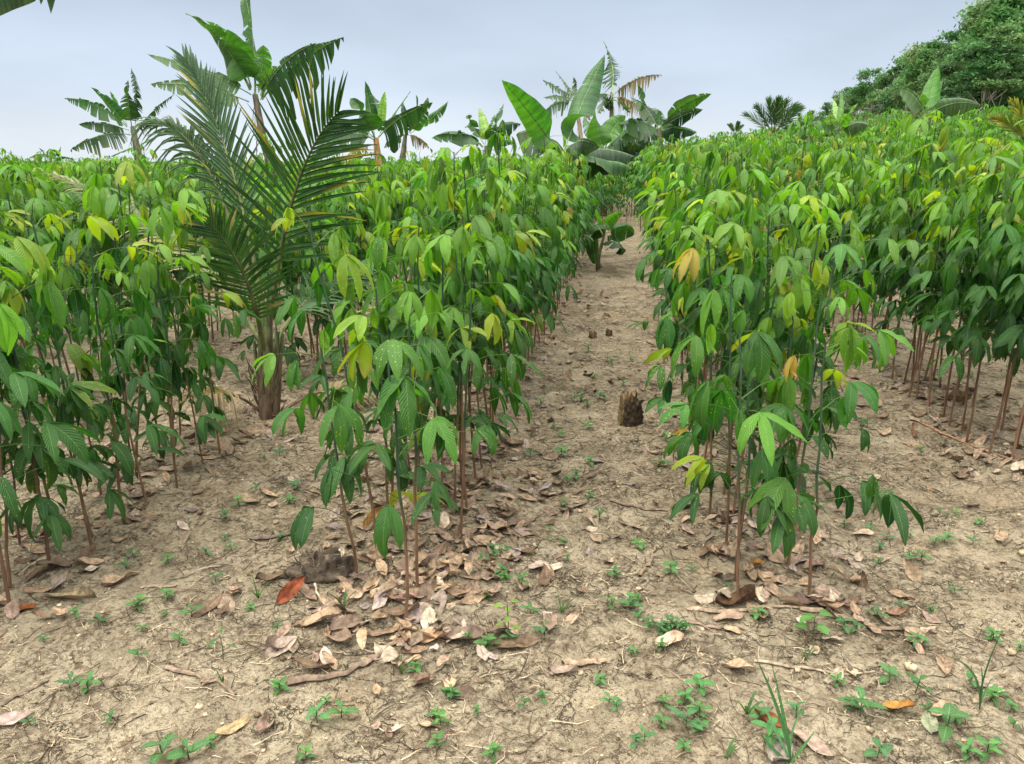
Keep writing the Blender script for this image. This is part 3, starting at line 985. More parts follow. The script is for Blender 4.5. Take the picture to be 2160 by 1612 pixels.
banana('banana_plant', 4.6, [(-330, -60), (-345, 420)], [
    ((-330, -70), (-90, -75), (150, -42), 120, .9, .45, 1.0, DK, .05), ((-330, -70), (-140, -120), (60, -14), 110, 1.0, .4, .6, G, .05),
    ((-330, -70), (-420, -260), (-560, -160), 150, .5, .3, .8, G, 0), ((-330, -70), (-300, -400), (-240, -520), 150, .4, .2, .3, LT, 0)],
    'overhanging banana plant whose torn leaf tips hang into the top left corner', 34, seed=19)


# ------------------------------------------------------------------ palms
def frond(mb_r, mb_l, P, n, length, N, rg, bare=.2, tint=(.035, .085, .025), grav=.25, a0=1.15, a1=.45, wid=.019, dry=.0, r0=.016, lift=.25, tipcol=None, side=(1, -1)):
    m = 24
    C = bez(P[0], P[1], P[2], m)
    T = unit(np.gradient(C, axis=0))
    tube(mb_r, C, np.linspace(r0, r0 * .15, m), np.array([.10, .115, .035]) if dry < .5 else B_BROWN, 6)
    for i in range(n):
        f = bare + (1 - bare) * (i + .5) / n
        j = min(int(f * (m - 1)), m - 2); fr = f * (m - 1) - j
        c = C[j] * (1 - fr) + C[j + 1] * fr
        Tt = T[j]
        Lr = unit(np.cross(Tt, N)); Nn = np.cross(Lr, Tt)
        g = (f - bare) / (1 - bare)
        for s in side:
            a = a0 + (a1 - a0) * g + rg.normal(0, .05)
            ln = length * (.62 + .38 * math.sin(PI * min(1, g * 1.15 + .12)) if g < .8 else .62 - .9 * (g - .8)) * rg.uniform(.85, 1.05)
            d = unit(Tt * math.cos(a) + s * Lr * math.sin(a) + Nn * (lift + rg.normal(0, .06)))
            nu = 6
            u = np.linspace(0, 1, nu)
            cc = c + d * (ln * u)[:, None]
            cc[:, 2] -= grav * ln * u ** 2.2 * (1 + rg.normal(0, .3))
            tg = unit(np.gradient(cc, axis=0))
            lat = unit(np.cross(tg, Nn)); nn = np.cross(lat, tg)
            w = wid * np.array([.55, 1, .95, .75, .45, .05])
            v = np.array([-1, 0, 1.0])
            Pm = cc[:, None, :] + lat[:, None, :] * (v[None, :] * w[:, None] * .5)[..., None] + nn[:, None, :] * (np.abs(v)[None, :] * w[:, None] * .28)[..., None]
            c0 = np.array(tint) * rg.uniform(.75, 1.3)
            Tn = np.tile(c0, (nu, 3, 1))
            if tipcol is not None and rg.random() < tipcol[1]:
                k = np.clip((u - rg.uniform(.0, .6)) / .3, 0, 1)[:, None, None]
                Tn = Tn * (1 - k) + np.array(tipcol[0]) * k
            if rg.random() < dry:
                Tn[:] = np.array([.26, .19, .11]) * rg.uniform(.7, 1.2)
            mb_l.grid(Pm, Tn, np.stack(np.meshgrid(u, v * .5 + .5, indexing='ij'), -1))


def V3(px, py, D):
    return at(px, py, D)


rp = np.random.default_rng(5)
pr = empty('coconut_palm', PALM_XY)
po = np.array(pr.location)
PD = float((PALM_XY - CAMP) @ FWD)
pt = MB()
for (bx, by, tx, ty, r, dz) in ((566, 880, 564, 640, .08, 0), (556, 884, 548, 700, .04, -.05), (577, 884, 585, 700, .045, -.04), (566, 884, 568, 640, .042, .06),
                                (556, 880, 536, 720, .03, .02), (580, 880, 596, 705, .032, .0), (560, 884, 575, 600, .035, -.02)):
    a = at(bx, by, PD) - po; b = at(tx, ty, PD + dz) - po
    a[2] = -.05
    cols = np.array([[.075, .05, .03], [.095, .065, .035], [.095, .08, .035], [.075, .085, .03], [.06, .085, .028]]) * rp.uniform(.75, 1.1)
    tube(pt, bez(a, (a + b) / 2 + (a - b) * [0.05, .05, 0], b, 5), np.array([1.0, .95, .72, .55, .42]) * r, cols, 8, .6)
for i in range(60):                        # fibres and torn leaf bases round the foot
    a = rp.uniform(0, 6.28); z = rp.uniform(.0, .35); rr = .075 * (1 - .8 * z)
    b0 = np.array([math.cos(a) * rr, math.sin(a) * rr, z])
    d = np.array([math.cos(a) * rp.uniform(.1, .5), math.sin(a) * rp.uniform(.1, .5), 1.0]) * rp.uniform(.05, .16)
    tube(pt, [b0, b0 + d * .6, b0 + d + rp.normal(0, .012, 3)], [.006, .004, .001], np.array([.11, .075, .045]) * rp.uniform(.4, 1.5), 4)
pt.build('trunk', M_PALMWOOD, pr)
G1, G2, G3 = (.030, .080, .022), (.060, .115, .028), (.10, .145, .045)
YT = ((.28, .22, .03), .10)
FR = [  # pixel control points with depth offsets, pairs, leaflet length, normal, options
    (((567, 700, 0), (608, 330, -.25), (716, 236, -.55)), 32, .60, (.0, -1, .15), dict(wid=.023, tint=(.018, .056, .015), tipcol=((.30, .22, .03), .12), grav=.08, bare=.22, lift=.15)),
    (((560, 690, .05), (500, 300, .1), (392, 128, .25)), 32, .40, (.5, -.8, .35), dict(wid=.022, tint=(.017, .054, .016), grav=.10, bare=.3, a0=.62, a1=.28, lift=.2, tipcol=YT)),
    (((552, 690, .1), (440, 240, .3), (316, 262, .2)), 38, .32, (.1, -.5, .8), dict(tint=(.03, .08, .025), grav=.7, bare=.35, a0=.8, a1=.35)),
    (((556, 740, -.15), (535, 560, -.45), (440, 470, -.6)), 32, .40, (.1, -.95, .35), dict(tint=(.022, .062, .02), grav=.12, bare=.2, a0=1.2, a1=.6, lift=.05, tipcol=((.24, .19, .10), .15))),
    (((550, 720, .1), (420, 500, .35), (122, 374, .5)), 48, .34, (.0, -.3, .95), dict(tint=G3, grav=.5, bare=.32, a0=.8, a1=.3, tipcol=((.30, .24, .12), .4))),
    (((582, 720, .1), (640, 610, .5), (770, 560, .9)), 36, .42, (.2, -.4, .9), dict(tint=G1, grav=.5, bare=.25, a0=1.0, a1=.4)),
]
for (p, n, ln, N, kw) in FR:
    P = [V3(q[0], q[1], PD + q[2]) - po for q in p]
    r_, l_ = MB(), MB()
    frond(r_, l_, P, n, ln, unit(N), rp, **kw)
    fo = r_.build('frond', M_PALMWOOD, pr)
    l_.build('leaflets', M_PALM, fo)
for (pts, dry) in ((((548, 868, 0), (495, 815, -.1), (418, 836, -.35)), 1), (((596, 868, 0), (660, 815, .15), (770, 812, .3)), 1)):
    P = [V3(q[0], q[1], PD + q[2]) - po for q in pts]
    P[2][2] = max(P[2][2], float(hz(P[2][0] + po[0], P[2][1] + po[1])) - po[2] + .02)
    r_, l_ = MB(), MB()
    frond(r_, l_, P, 26, .30, unit((0, -.2, 1)), rp, bare=.5, tint=(.2, .15, .09), grav=.7, dry=1.0, r0=.012, wid=.014)
    fo = r_.build('frond', M_PALMWOOD, pr)
    fo['label'] = 'dead brown frond sagging to the ground'
    l_.build('leaflets', M_PALM, fo)
tag(pr, 'young coconut palm with feathery fronds standing in the left row', 'palm')


def small_palm(cx, cy, D, rpx, n, label, seed, tint=G1, spread=1.2, tip=None, foot=True):
    rg = np.random.default_rng(seed)
    s = D / FPX
    c = at(cx, cy, D)
    gz = float(hz(c[0], c[1]))
    root = empty('small_palm', (c[0], c[1], gz))
    off = np.array(root.location)
    tm = MB()
    tube(tm, np.linspace(np.array([0, 0, -.05]), c - off, 6), np.linspace(.10, .05, 6), (.13, .10, .05), 8)
    tm.build('trunk', M_PALMWOOD, root)
    for i in range(n):
        a = (i + .5) / n * 2 * spread - spread + rg.normal(0, .08)
        dpt = rg.normal(0, .4)
        d = np.array(RGT) * math.sin(a) + np.array([0, 0, 1]) * math.cos(a) + FWD * dpt * .5
        d = unit(d) * rpx * s
        P = [c - off, c - off + d * .6 + np.array([0, 0, .15 * rpx * s]), c - off + d]
        r_, l_ = MB(), MB()
        frond(r_, l_, P, 18, rpx * s * .42, unit(-FWD + np.array([0, 0, .2])), rg, bare=.2, tint=tint, a0=.6, a1=.25, wid=.022, grav=.15, tipcol=tip)
        fo = r_.build('frond', M_PALMWOOD, root)
        l_.build('leaflets', M_PALM, fo)
    tag(root, label, 'palm', 'small palms on the skyline')


small_palm(1630, 288, 24, 74, 12, 'small dark palm with spiky fan of fronds on the skyline right of the bananas', 21, spread=.95)
small_palm(1690, 292, 24, 46, 6, 'smaller spiky palm between the dark fan palm and the pale banana', 22, spread=1.3)
small_palm(1551, 285, 34, 26, 5, 'faint tiny palm top on the skyline above the right row', 23, spread=.9)
small_palm(2178, 310, 7.0, 105, 5, 'palm with yellowing fronds at the right edge', 24, tint=(.15, .19, .035), spread=1.4, tip=((.34, .25, .04), .35))


# ------------------------------------------------------------------ hillside trees
def tree_crown(rg, rad, hgt, ncl, npc, base=(.055, .115, .035)):
    mb = MB()
    cl = []
    while len(cl) < ncl:
        p = rg.uniform(-1, 1, 3)
        r = np.linalg.norm(p)
        if r > 1 or r < .5:
            continue
        if vnoise(p[0] * 2.1 + 7, p[2] * 2.1 + p[1] * 1.3 + 3, 8) < .28:
            continue
        cl.append(p * [rad, rad, hgt * .5] + [0, 0, hgt * .55])
    V, T = [], []
    for c in cl:
        cr = rad * rg.uniform(.16, .30)
        q = rg.normal(0, .5, (npc, 3)) * [cr, cr, cr * .55] + c
        n = unit(rg.normal(0, 1, (npc, 3)) + [0, 0, .6])
        a = unit(np.cross(n, rg.normal(0, 1, (npc, 3))))
        b = np.cross(n, a)
        L = rg.uniform(.06, .13, (npc, 1)); W = L * rg.uniform(.4, .55, (npc, 1))
        V.append(np.stack([q - a * L, q - b * W + a * L * .1, q + a * L, q + b * W + a * L * .1], 1))
        tc = np.array(base) * rg.uniform(.7, 1.45) * rg.uniform(.8, 1.2, (npc, 1))
        tc[:, 0] *= rg.uniform(.85, 1.3)
        T.append(np.repeat(tc[:, None, :], 4, 1))
    V = np.concatenate(V); T = np.concatenate(T)
    f = np.arange(len(V) * 4).reshape(-1, 4)
    mb.add(V.reshape(-1, 3), f, T.reshape(-1, 3))
    return mb, cl


rt = np.random.default_rng(31)
TREEK = []
for i in range(4):
    base = [(.080, .190, .052), (.105, .210, .068), (.064, .155, .046), (.115, .215, .075)][i]
    cm, cl = tree_crown(rt, 1.85, 6.4, 80, 160, base)
    tm = MB()
    tube(tm, np.array([[0, 0, -.3], [.05, 0, 1.2], [.1, .05, 2.6], [.05, .1, 4.2], [0, 0, 5.6]]), [.16, .14, .11, .08, .03], (.30, .27, .22), 7)
    for c in cl[::3]:
        z0 = max(1.0, c[2] - 1.6)
        b0 = np.array([.08, .05, min(z0, 4.5)])
        tube(tm, bez(b0, (b0 + c) / 2 + [0, 0, .2], c, 5), [.05, .04, .03, .02, .01], (.27, .24, .19), 4)
    root = empty('rubber_tree', (0, 0, 0))
    KIDS[root.name] = [tm.build('trunk', M_BARK, root), cm.build('crown', M_TREE, root, False)]
    TREEK.append(root)
usedt = set()
TREES = [(1668, 262, 105), (1712, 232, 92), (1762, 205, 80), (1808, 172, 72), (1850, 140, 64), (1893, 140, 60), (1935, 98, 54), (1975, 80, 50), (2008, 62, 46), (2045, 62, 42),
         (2085, 12, 38), (2130, -30, 35), (2185, -50, 33), (2245, -70, 31), (2110, 60, 30)]
ORD = ['first', 'second', 'third', 'fourth', 'fifth', 'sixth', 'seventh', 'eighth', 'ninth', 'tenth', 'eleventh', 'twelfth', 'thirteenth', 'fourteenth', 'fifteenth']
for i, (px, py, D) in enumerate(TREES):
    top = at(px, py, D)
    gz = float(hz(top[0], top[1]))
    hgt = max(top[2] - gz, 4.0)
    sc = hgt / 6.7
    o = place(TREEK[i % 4], usedt, (top[0], top[1], gz), (0, 0, rt.uniform(0, 6.28)), (max(sc, 1.0) * 1.05, max(sc, 1.0) * 1.05, sc))
    lab = f'leafy rubber tree, {ORD[i]} from the low left end of the hillside tree line' if i < 14 else 'dense dark green tree standing forward at the right end of the hillside tree line'
    tag(o, lab, 'tree', 'rubber trees on the hillside')
sb = MB()                                  # scrub and bare twigs under the trees
for i in range(2600):
    f = rt.random()
    D = 26 + 60 * rt.random() ** 1.5
    px = 1700 + 500 * rt.random() + (30 - D) * 1.0
    p = at(px, 230, D); g = float(hz(p[0], p[1]))
    b0 = np.array([p[0], p[1], g + rt.uniform(0, 1.0)])
    d = unit(rt.normal(0, 1, 3) + [0, 0, 1.5]) * rt.uniform(.4, 1.3)
    tube(sb, [b0, b0 + d * .5 + rt.normal(0, .06, 3), b0 + d], [.014, .011, .006], np.array([.24, .20, .15]) * rt.uniform(.6, 1.3), 3)
tag(sb.build('brushwood', M_STRAW), 'tangle of bare grey brushwood under the hillside trees', 'brushwood', kind='stuff')


# ------------------------------------------------------------------ litter on the ground
rl = np.random.default_rng(41)


def dry_leaf_mesh(rg, L, W, curl, cup, tint, nu=9, nv=7, rag=.0):
    t = np.linspace(0, 1, nu); v = np.linspace(-1, 1, nv)
    w = .5 * W * np.sin(PI * t ** .85) ** .75 + .001
    ph = rg.uniform(0, 6.28, 4)
    X = (t[:, None] - .5) * L + 0 * v
    Y = v[None, :] * w[:, None]
    Y = Y * (1 + rag * np.sin(t[:, None] * 25 + ph[0]) * np.abs(v)[None, :])
    Z = cup * W * (np.abs(v)[None, :] ** 1.6) * (1 + .5 * np.sin(3 * t[:, None] + ph[1])) + curl * L * (2 * (t[:, None] - .5)) ** 2
    Z = Z + .10 * W * np.sin(t[:, None] * 9 + ph[2] + v[None, :] * 2) * np.abs(v)[None, :]
    tw = rg.normal(0, .35) * (t[:, None] - .5) * 2
    Y, Z = Y * np.cos(tw) - Z * np.sin(tw) * .5, Z * np.cos(tw) + Y * np.sin(tw)
    Z = Z - Z.min() * .75
    mb = MB()
    T = np.tile(np.asarray(tint, float), (nu, nv, 1))
    T = T * (1 - .25 * (np.abs(v)[None, :, None] < .05)) * (1 + .12 * np.sin(t[:, None, None] * 40 + np.abs(v)[None, :, None] * 6))
    mb.grid(np.stack([X, Y, Z], -1), T, np.stack(np.meshgrid(t, v * .5 + .5, indexing='ij'), -1))
    return mb


DRYC = [(.38, .27, .17), (.40, .31, .24), (.30, .21, .155), (.27, .18, .115), (.40, .28, .175), (.48, .38, .27), (.30, .21, .145), (.23, .15, .095), (.42, .30, .20), (.36, .265, .18), (.42, .30, .19), (.36, .28, .24)]
DRYM = [dry_leaf_mesh(rl, rl.uniform(.10, .165), rl.uniform(.045, .07), rl.uniform(-.12, .16), rl.uniform(-.15, .32), c, rag=rl.uniform(0, .12)) for c in DRYC]
DRYC = DRYC
DRYMESH = [m.mesh('fallen_leaf', M_DRY) for m in DRYM]
DRYA = [dry_leaf_mesh(rl, rl.uniform(.09, .15), rl.uniform(.045, .065), rl.uniform(-.12, .18), rl.uniform(-.15, .35), c, 5, 5).arrays() for c in DRYC]


def surf_rot(x, y, yaw, tilt, rg):
    e_ = .05
    gxs = (float(hz(x + e_, y)) - float(hz(x - e_, y))) / (2 * e_)
    gys = (float(hz(x, y + e_)) - float(hz(x, y - e_))) / (2 * e_)
    return (gys + rg.normal(0, tilt), -gxs + rg.normal(0, tilt), yaw)


cl_ = []
for k in range(-6, 6):
    n = {0: 640, 1: 420, -1: 420, 2: 380}.get(k, 160)
    ys = rl.uniform(0, 1, n) ** 1.3 * 10 + ROW0.get(k, 2.0) - .25
    xs = ROWX(k) + rl.normal(0, .24, n)
    cl_ += list(zip(xs, ys))
n = 520
cl_ += [(rl.uniform(-3.5, 4.5), rl.uniform(1.2, 9)) for _ in range(n)]
cl_ += [(ROWX(0) + .12 + rl.normal(0, .22), 2.25 + rl.normal(0, .28)) for _ in range(170)]
cl_ += [(ROWX(0) + .30 + rl.normal(0, .18), 3.1 + rl.normal(0, .4)) for _ in range(150)]
cl_ += [(.66 + rl.normal(0, .2), 2.7 + rl.normal(0, .35)) for _ in range(90)]
cl_ = [(x, y) for x, y in cl_ if y > 1.0 and (y > 1.9 or rl.random() < .45)]
inf = []
for (x, y) in cl_:
    px, py, dz = project([x, y, float(hz(x, y))])
    inf.append((float(dz) if (-20 < px < 2180 and py < 1640 and dz > .3) else 1e9, px, py))
od = np.argsort([i[0] for i in inf])
ind = set(int(i) for i in od[:262])
lit = MB()


def zone(x):
    k = int(np.round((x + .82) / 1.42)); d = abs(x - ROWX(k))
    if d < .38 and k == 0:
        return 'dry brown leaf in the thick litter under the row left of the path', 'dry leaves under the row left of the path'
    if d < .38 and k == 1:
        return 'dry brown leaf in the litter under the row right of the path', 'dry leaves under the row right of the path'
    if d < .38 and k <= -1:
        return 'dry brown leaf lying under the saplings at the left', 'dry leaves under the left rows'
    if d < .38:
        return 'dry brown leaf lying near the row at the right edge', 'dry leaves near the right edge row'
    return 'dry brown leaf lying alone on bare soil between the rows', 'dry leaves scattered between the rows'


for i, (x, y) in enumerate(cl_):
    z = float(hz(x, y)) + .002 + abs(rl.normal(0, .008))
    yaw = rl.uniform(0, 6.28)
    rot = surf_rot(x, y, yaw, .28, rl)
    sc = rl.uniform(.38, .9)
    if i in ind:
        o = bpy.data.objects.new('fallen_leaf', DRYMESH[int(rl.integers(len(DRYMESH)))])
        o.location = (x, y, z); o.rotation_euler = rot; o.scale = (sc, sc, sc)
        COL.objects.link(o)
        lab, grp = zone(x)
        tag(o, lab, 'dry leaf', grp)
    elif inf[i][0] < 1e8 or rl.random() < .3:
        V, F, T, U = DRYA[int(rl.integers(len(DRYA)))]
        cx, cy_ = math.cos(yaw), math.sin(yaw)
        W = np.stack([(V[:, 0] * cx - V[:, 1] * cy_) * sc + x, (V[:, 0] * cy_ + V[:, 1] * cx) * sc + y,
                      V[:, 2] * sc + z + rot[0] * (V[:, 0] * cy_ + V[:, 1] * cx) * sc - rot[1] * (V[:, 0] * cx - V[:, 1] * cy_) * sc], 1)
        lit.add(W, F, T * rl.uniform(.6, 1.25), U)
tag(lit.build('leaf_litter', M_DRY), 'carpet of brown fallen leaves further back along the rows', 'leaf litter', kind='stuff')

SPECIAL = [  # px,py, length m, width m, yaw, colour, curl, cup, label
    (615, 1262, .155, .06, .7, (.21, .060, .028), .10, .25, 'rust-red dry leaf standing on edge beside the dark root clump'),
    (1892, 1497, .115, .04, .05, (.46, .23, .06), .02, .3, 'bright orange dry leaf at the lower right'),
    (490, 1540, .125, .052, .85, (.40, .29, .15), .05, .05, 'smooth yellowish-tan leaf lying flat at the lower left'),
    (1552, 1277, .17, .085, .1, (.15, .085, .045), .12, .45, 'curled dark brown leaf wrapped round the front stem right of the path'),
    (1728, 1272, .23, .10, .1, (.27, .18, .135), .02, .15, 'widest ribbed brown leaf, at the foot of a sapling right of the path'),
    (1788, 1278, .13, .05, .3, (.24, .155, .105), .12, .4, 'rolled brown leaf touching the widest ribbed leaf'),
    (1092, 1362, .19, .065, .2, (.17, .115, .07), .04, .2, 'big dark brown leaf under the sprouting pale green stem'),
    (900, 1352, .155, .07, .15, (.42, .27, .155), .03, .2, 'large light tan leaf at the front of the dry leaf heap'),
    (980, 1350, .16, .075, .1, (.36, .255, .19), .08, .3, 'large crinkled greyish leaf right of the light tan one'),
    (595, 1368, .12, .06, .4, (.27, .20, .15), .2, .5, 'crumpled brown leaf lying alone left of the long stick'),
    (1625, 1530, .12, .045, -.8, (.36, .13, .06), .08, .35, 'reddish curled leaf behind the tall grass blade'),
    (48, 1288, .10, .04, .3, (.34, .105, .035), .05, .2, 'orange-red dead leaf at the foot of the lower left sapling'),
    (150, 1265, .24, .06, -.1, (.28, .215, .12), .03, .5, 'long rolled olive-tan leaf lying near the lower left saplings'),
    (1412, 1358, .12, .065, .3, (.46, .32, .22), .03, .25, 'pale pinkish tan leaf below the leafy weed clump'),
    (1190, 1420, .10, .045, -.3, (.42, .32, .24), .15, .4, 'pale folded leaf just below a short broken twig'),
    (1705, 1570, .17, .06, -.9, (.40, .29, .22), .02, .15, 'broad beige leaf at bottom edge beside the tall grass'),
    (1645, 1590, .13, .07, .9, (.42, .35, .29), .05, .2, 'greyish flat leaf at the bottom under the tall grass'),
    (785, 1110, .15, .07, 1.0, (.42, .22, .07), .06, .2, 'orange-brown leaf leaning upright among the row stems'),
    (2020, 850, .20, .10, .2, (.36, .25, .12), .15, .5, 'big crumpled yellowish leaf under the right edge row'),
    (1600, 1195, .06, .04, .1, (.46, .25, .09), .12, .5, 'small curled orange leaf between the two front right stems'),
    (1920, 920, .13, .05, 1.2, (.24, .13, .08), .1, .5, 'reddish-brown leaf standing up right of the right row'),
    (850, 1265, .12, .055, .2, (.30, .15, .12), .04, .3, 'pinkish red-brown leaf inside the dry leaf heap'),
    (190, 1205, .09, .06, .4, (.46, .38, .28), .02, .1, 'pale round leaf left of the open soil patch'),
    (25, 1525, .13, .05, .5, (.36, .27, .23), .05, .3, 'grey-brown leaf at the left border of the foreground'),
    (1960, 1530, .10, .05, 1.2, (.34, .36, .22), .02, .1, 'greenish-grey leaf behind a weed at lower right'),
    (1080, 940, .15, .07, .1, (.20, .14, .09), .12, .35, 'dark humped leaf at the left border of the path'),
    (2150, 990, .13, .07, .5, (.44, .36, .26), .05, .3, 'pale tan leaf at the right edge below the right row'),
    (1890, 1300, .10, .035, .1, (.26, .16, .10), .15, .45, 'dark scrolled leaf right of the widest ribbed leaf'),
    (560, 1540, .10, .05, 1.6, (.30, .20, .15), .1, .3, 'dull brown leaf overlapped by the yellowish-tan leaf'),
]
for (px, py, L, W, yaw, c, curl, cup, lab) in SPECIAL:
    p = ground(px, py)
    o = dry_leaf_mesh(rl, L * .85, W * .8, curl * .8, cup, c, 12, 9, .06).build('fallen_leaf', M_DRY)
    o.location = (p[0], p[1], p[2] + .006)
    o.rotation_euler = surf_rot(p[0], p[1], yaw + YAW, .08, rl)
    if 'on edge' in lab or 'upright' in lab or 'standing up' in lab:
        o.rotation_euler = (1.0, -.5, yaw + YAW)
        o.location.z += .03
    tag(o, lab, 'dry leaf')

# straw, rootlets and crumbs
st = MB()
ns = 0
while ns < 30000:
    x, y = rl.uniform(-3.6, 3.6), 1.0 + 7.0 * rl.random() ** 1.6
    if vnoise(x * 2.3, y * 2.3, 21) * .6 + vnoise(x * 6, y * 6, 22) * .4 < rl.uniform(.22, .62):
        continue
    ns += 1
    a = rl.uniform(0, 6.28); L = rl.gamma(2.0, .026) + .012
    m = 4
    aa = a + np.cumsum(rl.normal(0, .35, m))
    px = x + np.cumsum(np.cos(aa)) * L / m; py = y + np.cumsum(np.sin(aa)) * L / m
    pz = hz(px, py) + .0025 + np.abs(rl.normal(0, .003, m))
    c = np.array([.085, .062, .042]) * rl.uniform(.4, 1.5) if rl.random() < .75 else np.array([.38, .30, .20]) * rl.uniform(.8, 1.2)
    r = rl.uniform(.0006, .0017)
    tube(st, np.stack([px, py, pz], 1), [r, r, r * .8, r * .5], c, 3)
for (mx_, my_) in [(rl.uniform(-3.2, 3.2), 1.1 + 5 * rl.random() ** 1.4) for _ in range(230)]:
    for j in range(int(rl.integers(8, 26))):
        x, y = mx_ + rl.normal(0, .05), my_ + rl.normal(0, .05)
        a = rl.uniform(0, 6.28); L = rl.uniform(.025, .10)
        aa = a + np.cumsum(rl.normal(0, .3, 5))
        px = x + np.cumsum(np.cos(aa)) * L / 5; py = y + np.cumsum(np.sin(aa)) * L / 5
        pz = hz(px, py) + .004 + np.abs(rl.normal(0, .005, 5))
        r = rl.uniform(.0009, .0022)
        tube(st, np.stack([px, py, pz], 1), [r, r, r, r * .8, r * .5], np.array([.10, .072, .045]) * rl.uniform(.45, 1.9), 3)
tag(st.build('dry_straw', M_STRAW), 'fine dry straw and rootlets strewn over the soil', 'straw', kind='stuff')
cb = MB()
for i in range(7000):
    x, y = rl.uniform(-3.6, 3.6), 1.0 + 6.0 * rl.random() ** 1.5
    r = rl.gamma(1.6, .0022) + .0012
    th = np.linspace(0, 2 * PI, 6); la = np.linspace(-1.2, 1.4, 4)
    q = 1 + rl.normal(0, .18, (4, 6)); q[:, -1] = q[:, 0]
    P = np.stack([np.cos(la)[:, None] * np.cos(th) * q, np.cos(la)[:, None] * np.sin(th) * q, np.repeat(np.sin(la)[:, None] * .6, 6, 1)], -1) * r
    dk = rl.random() < .5
    cb.grid(P + [x, y, float(hz(x, y)) + r * .3], (np.array([.12, .085, .05]) if dk else np.array([.36, .28, .18])) * rl.uniform(.7, 1.2))
tag(cb.build('soil_crumbs', M_STRAW), 'small crumbs and pebbles of dry clay on the ground', 'soil crumbs', kind='stuff')

# sticks
STICKS = [((612, 1443), (835, 1358), .011, (.17, .12, .085), .05, 'long dark brown stick lying at the front of the dry leaf heap'),
          ((355, 1413), (500, 1473), .008, (.18, .13, .09), -.02, 'straight brown twig lying alone at lower left'),
          ((1445, 1288), (1700, 1285), .008, (.24, .18, .12), .02, 'thin stick passing under the curled dark leaf right of the path'),
          ((1690, 1288), (1912, 1332), .010, (.22, .16, .11), .02, 'brown stick right of the widest ribbed leaf'),
          ((1455, 1312), (1570, 1330), .006, (.20, .14, .10), .01, 'short twig beside the leafy weed clump'),
          ((1915, 878), (2165, 985), .006, (.27, .13, .08), .03, 'long thin reddish stick slanting in from the right edge'),
          ((1188, 1406), (1278, 1400), .012, (.28, .20, .13), .005, 'short broken twig with a knobbly end in the middle foreground'),
          ((1290, 1058), (1405, 1078), .009, (.22, .16, .11), .02, 'twig lying across the path before the right row'),
          ((1350, 1218), (1382, 1155), .008, (.20, .15, .10), .01, 'forked twig beside the soil crack on the path'),
          ((525, 1137), (660, 1117), .008, (.12, .10, .08), .02, 'dark grey twig on the open soil left of the heap'),
          ((0, 1492), (95, 1440), .008, (.17, .13, .09), .01, 'twig entering from the left border of the foreground'),
          ((663, 1232), (702, 1325), .0045, (.40, .32, .23), .0, 'pale straw stalk leaning over the rust-red leaf'),
          ((300, 1242), (372, 1240), .006, (.26, .20, .14), .01, 'small twig near the lower left weed'),
          ((1590, 1395), (1850, 1420), .005, (.32, .25, .17), .03, 'pale dry stalk lying behind the tall grass')]
for (a, b, r, c, sag, lab) in STICKS:
    A, B = ground(*a), ground(*b)
    m = 12
    t = np.linspace(0, 1, m)[:, None]
    side = unit(np.cross(B - A, [0, 0, 1]))
    path = A + (B - A) * t + side * (sag * np.sin(PI * t)) + rl.normal(0, .004, (m, 3))
    path[:, 2] = np.maximum(hz(path[:, 0], path[:, 1]) + r * .8, A[2] + (B[2] - A[2]) * t[:, 0])
    mb = MB()
    o0 = path[0].copy()
    tube(mb, path - o0, r * np.linspace(1, .55, m) * rl.uniform(.85, 1.15, m), np.array(c) * rl.uniform(.75, 1.2, (m, 1)), 6)
    j = int(rl.integers(4, 9))
    k0 = path[j] - o0
    tube(mb, [k0, k0 + side * .02 + [0, 0, .006], k0 + unit(B - A) * .015 + side * .035 + [0, 0, .012]], [r * .6, r * .45, r * .2], c, 5)
    o = mb.build('stick', M_WOOD)
    o.location = tuple(o0)
    tag(o, lab, 'stick')

# broken stump on the path
sp = ground(1326, 893)
sroot = empty('tree_stump', sp)
sb2, sb3 = MB(), MB()
th = np.linspace(0, 2 * PI, 29)
zz = np.linspace(-.03, 1, 12)


def stump_wall(mb, r0, r1, h, cx, col, seed, jag):
    rg = np.random.default_rng(seed)
    q = rg.normal(0, .09, (12, 29)); q[:, -1] = q[:, 0]
    top = h * (1 + jag * (vnoise(np.cos(th) * 2.3 + 5, np.sin(th) * 2.3 + 5, seed) - .5) * 2 + rg.normal(0, jag * .35, 29)); top[-1] = top[0]
    rr = (r0 + (r1 - r0) * zz[:, None]) * (1 + q) * (1 + .12 * np.sin(3 * th + zz[:, None] * 2))
    P = np.stack([np.cos(th) * rr + cx, np.sin(th) * rr, zz[:, None] * top[None, :]], -1)
    t = np.array(col) * rg.uniform(.55, 1.35, (12, 29, 1))
    mb.grid(P, t)
    rim = P[-1]
    cen = rim.mean(0)
    inn = np.stack([rim, rim * .6 + cen * .4 - [0, 0, .01], np.tile(cen - [0, 0, .05], (29, 1))], 0)
    inn[1, :, 2] += rg.normal(0, .012, 29); inn[1, -1] = inn[1, 0]
    mb.grid(inn, np.array(col) * rg.uniform(.6, 1.2, (3, 29, 1)))


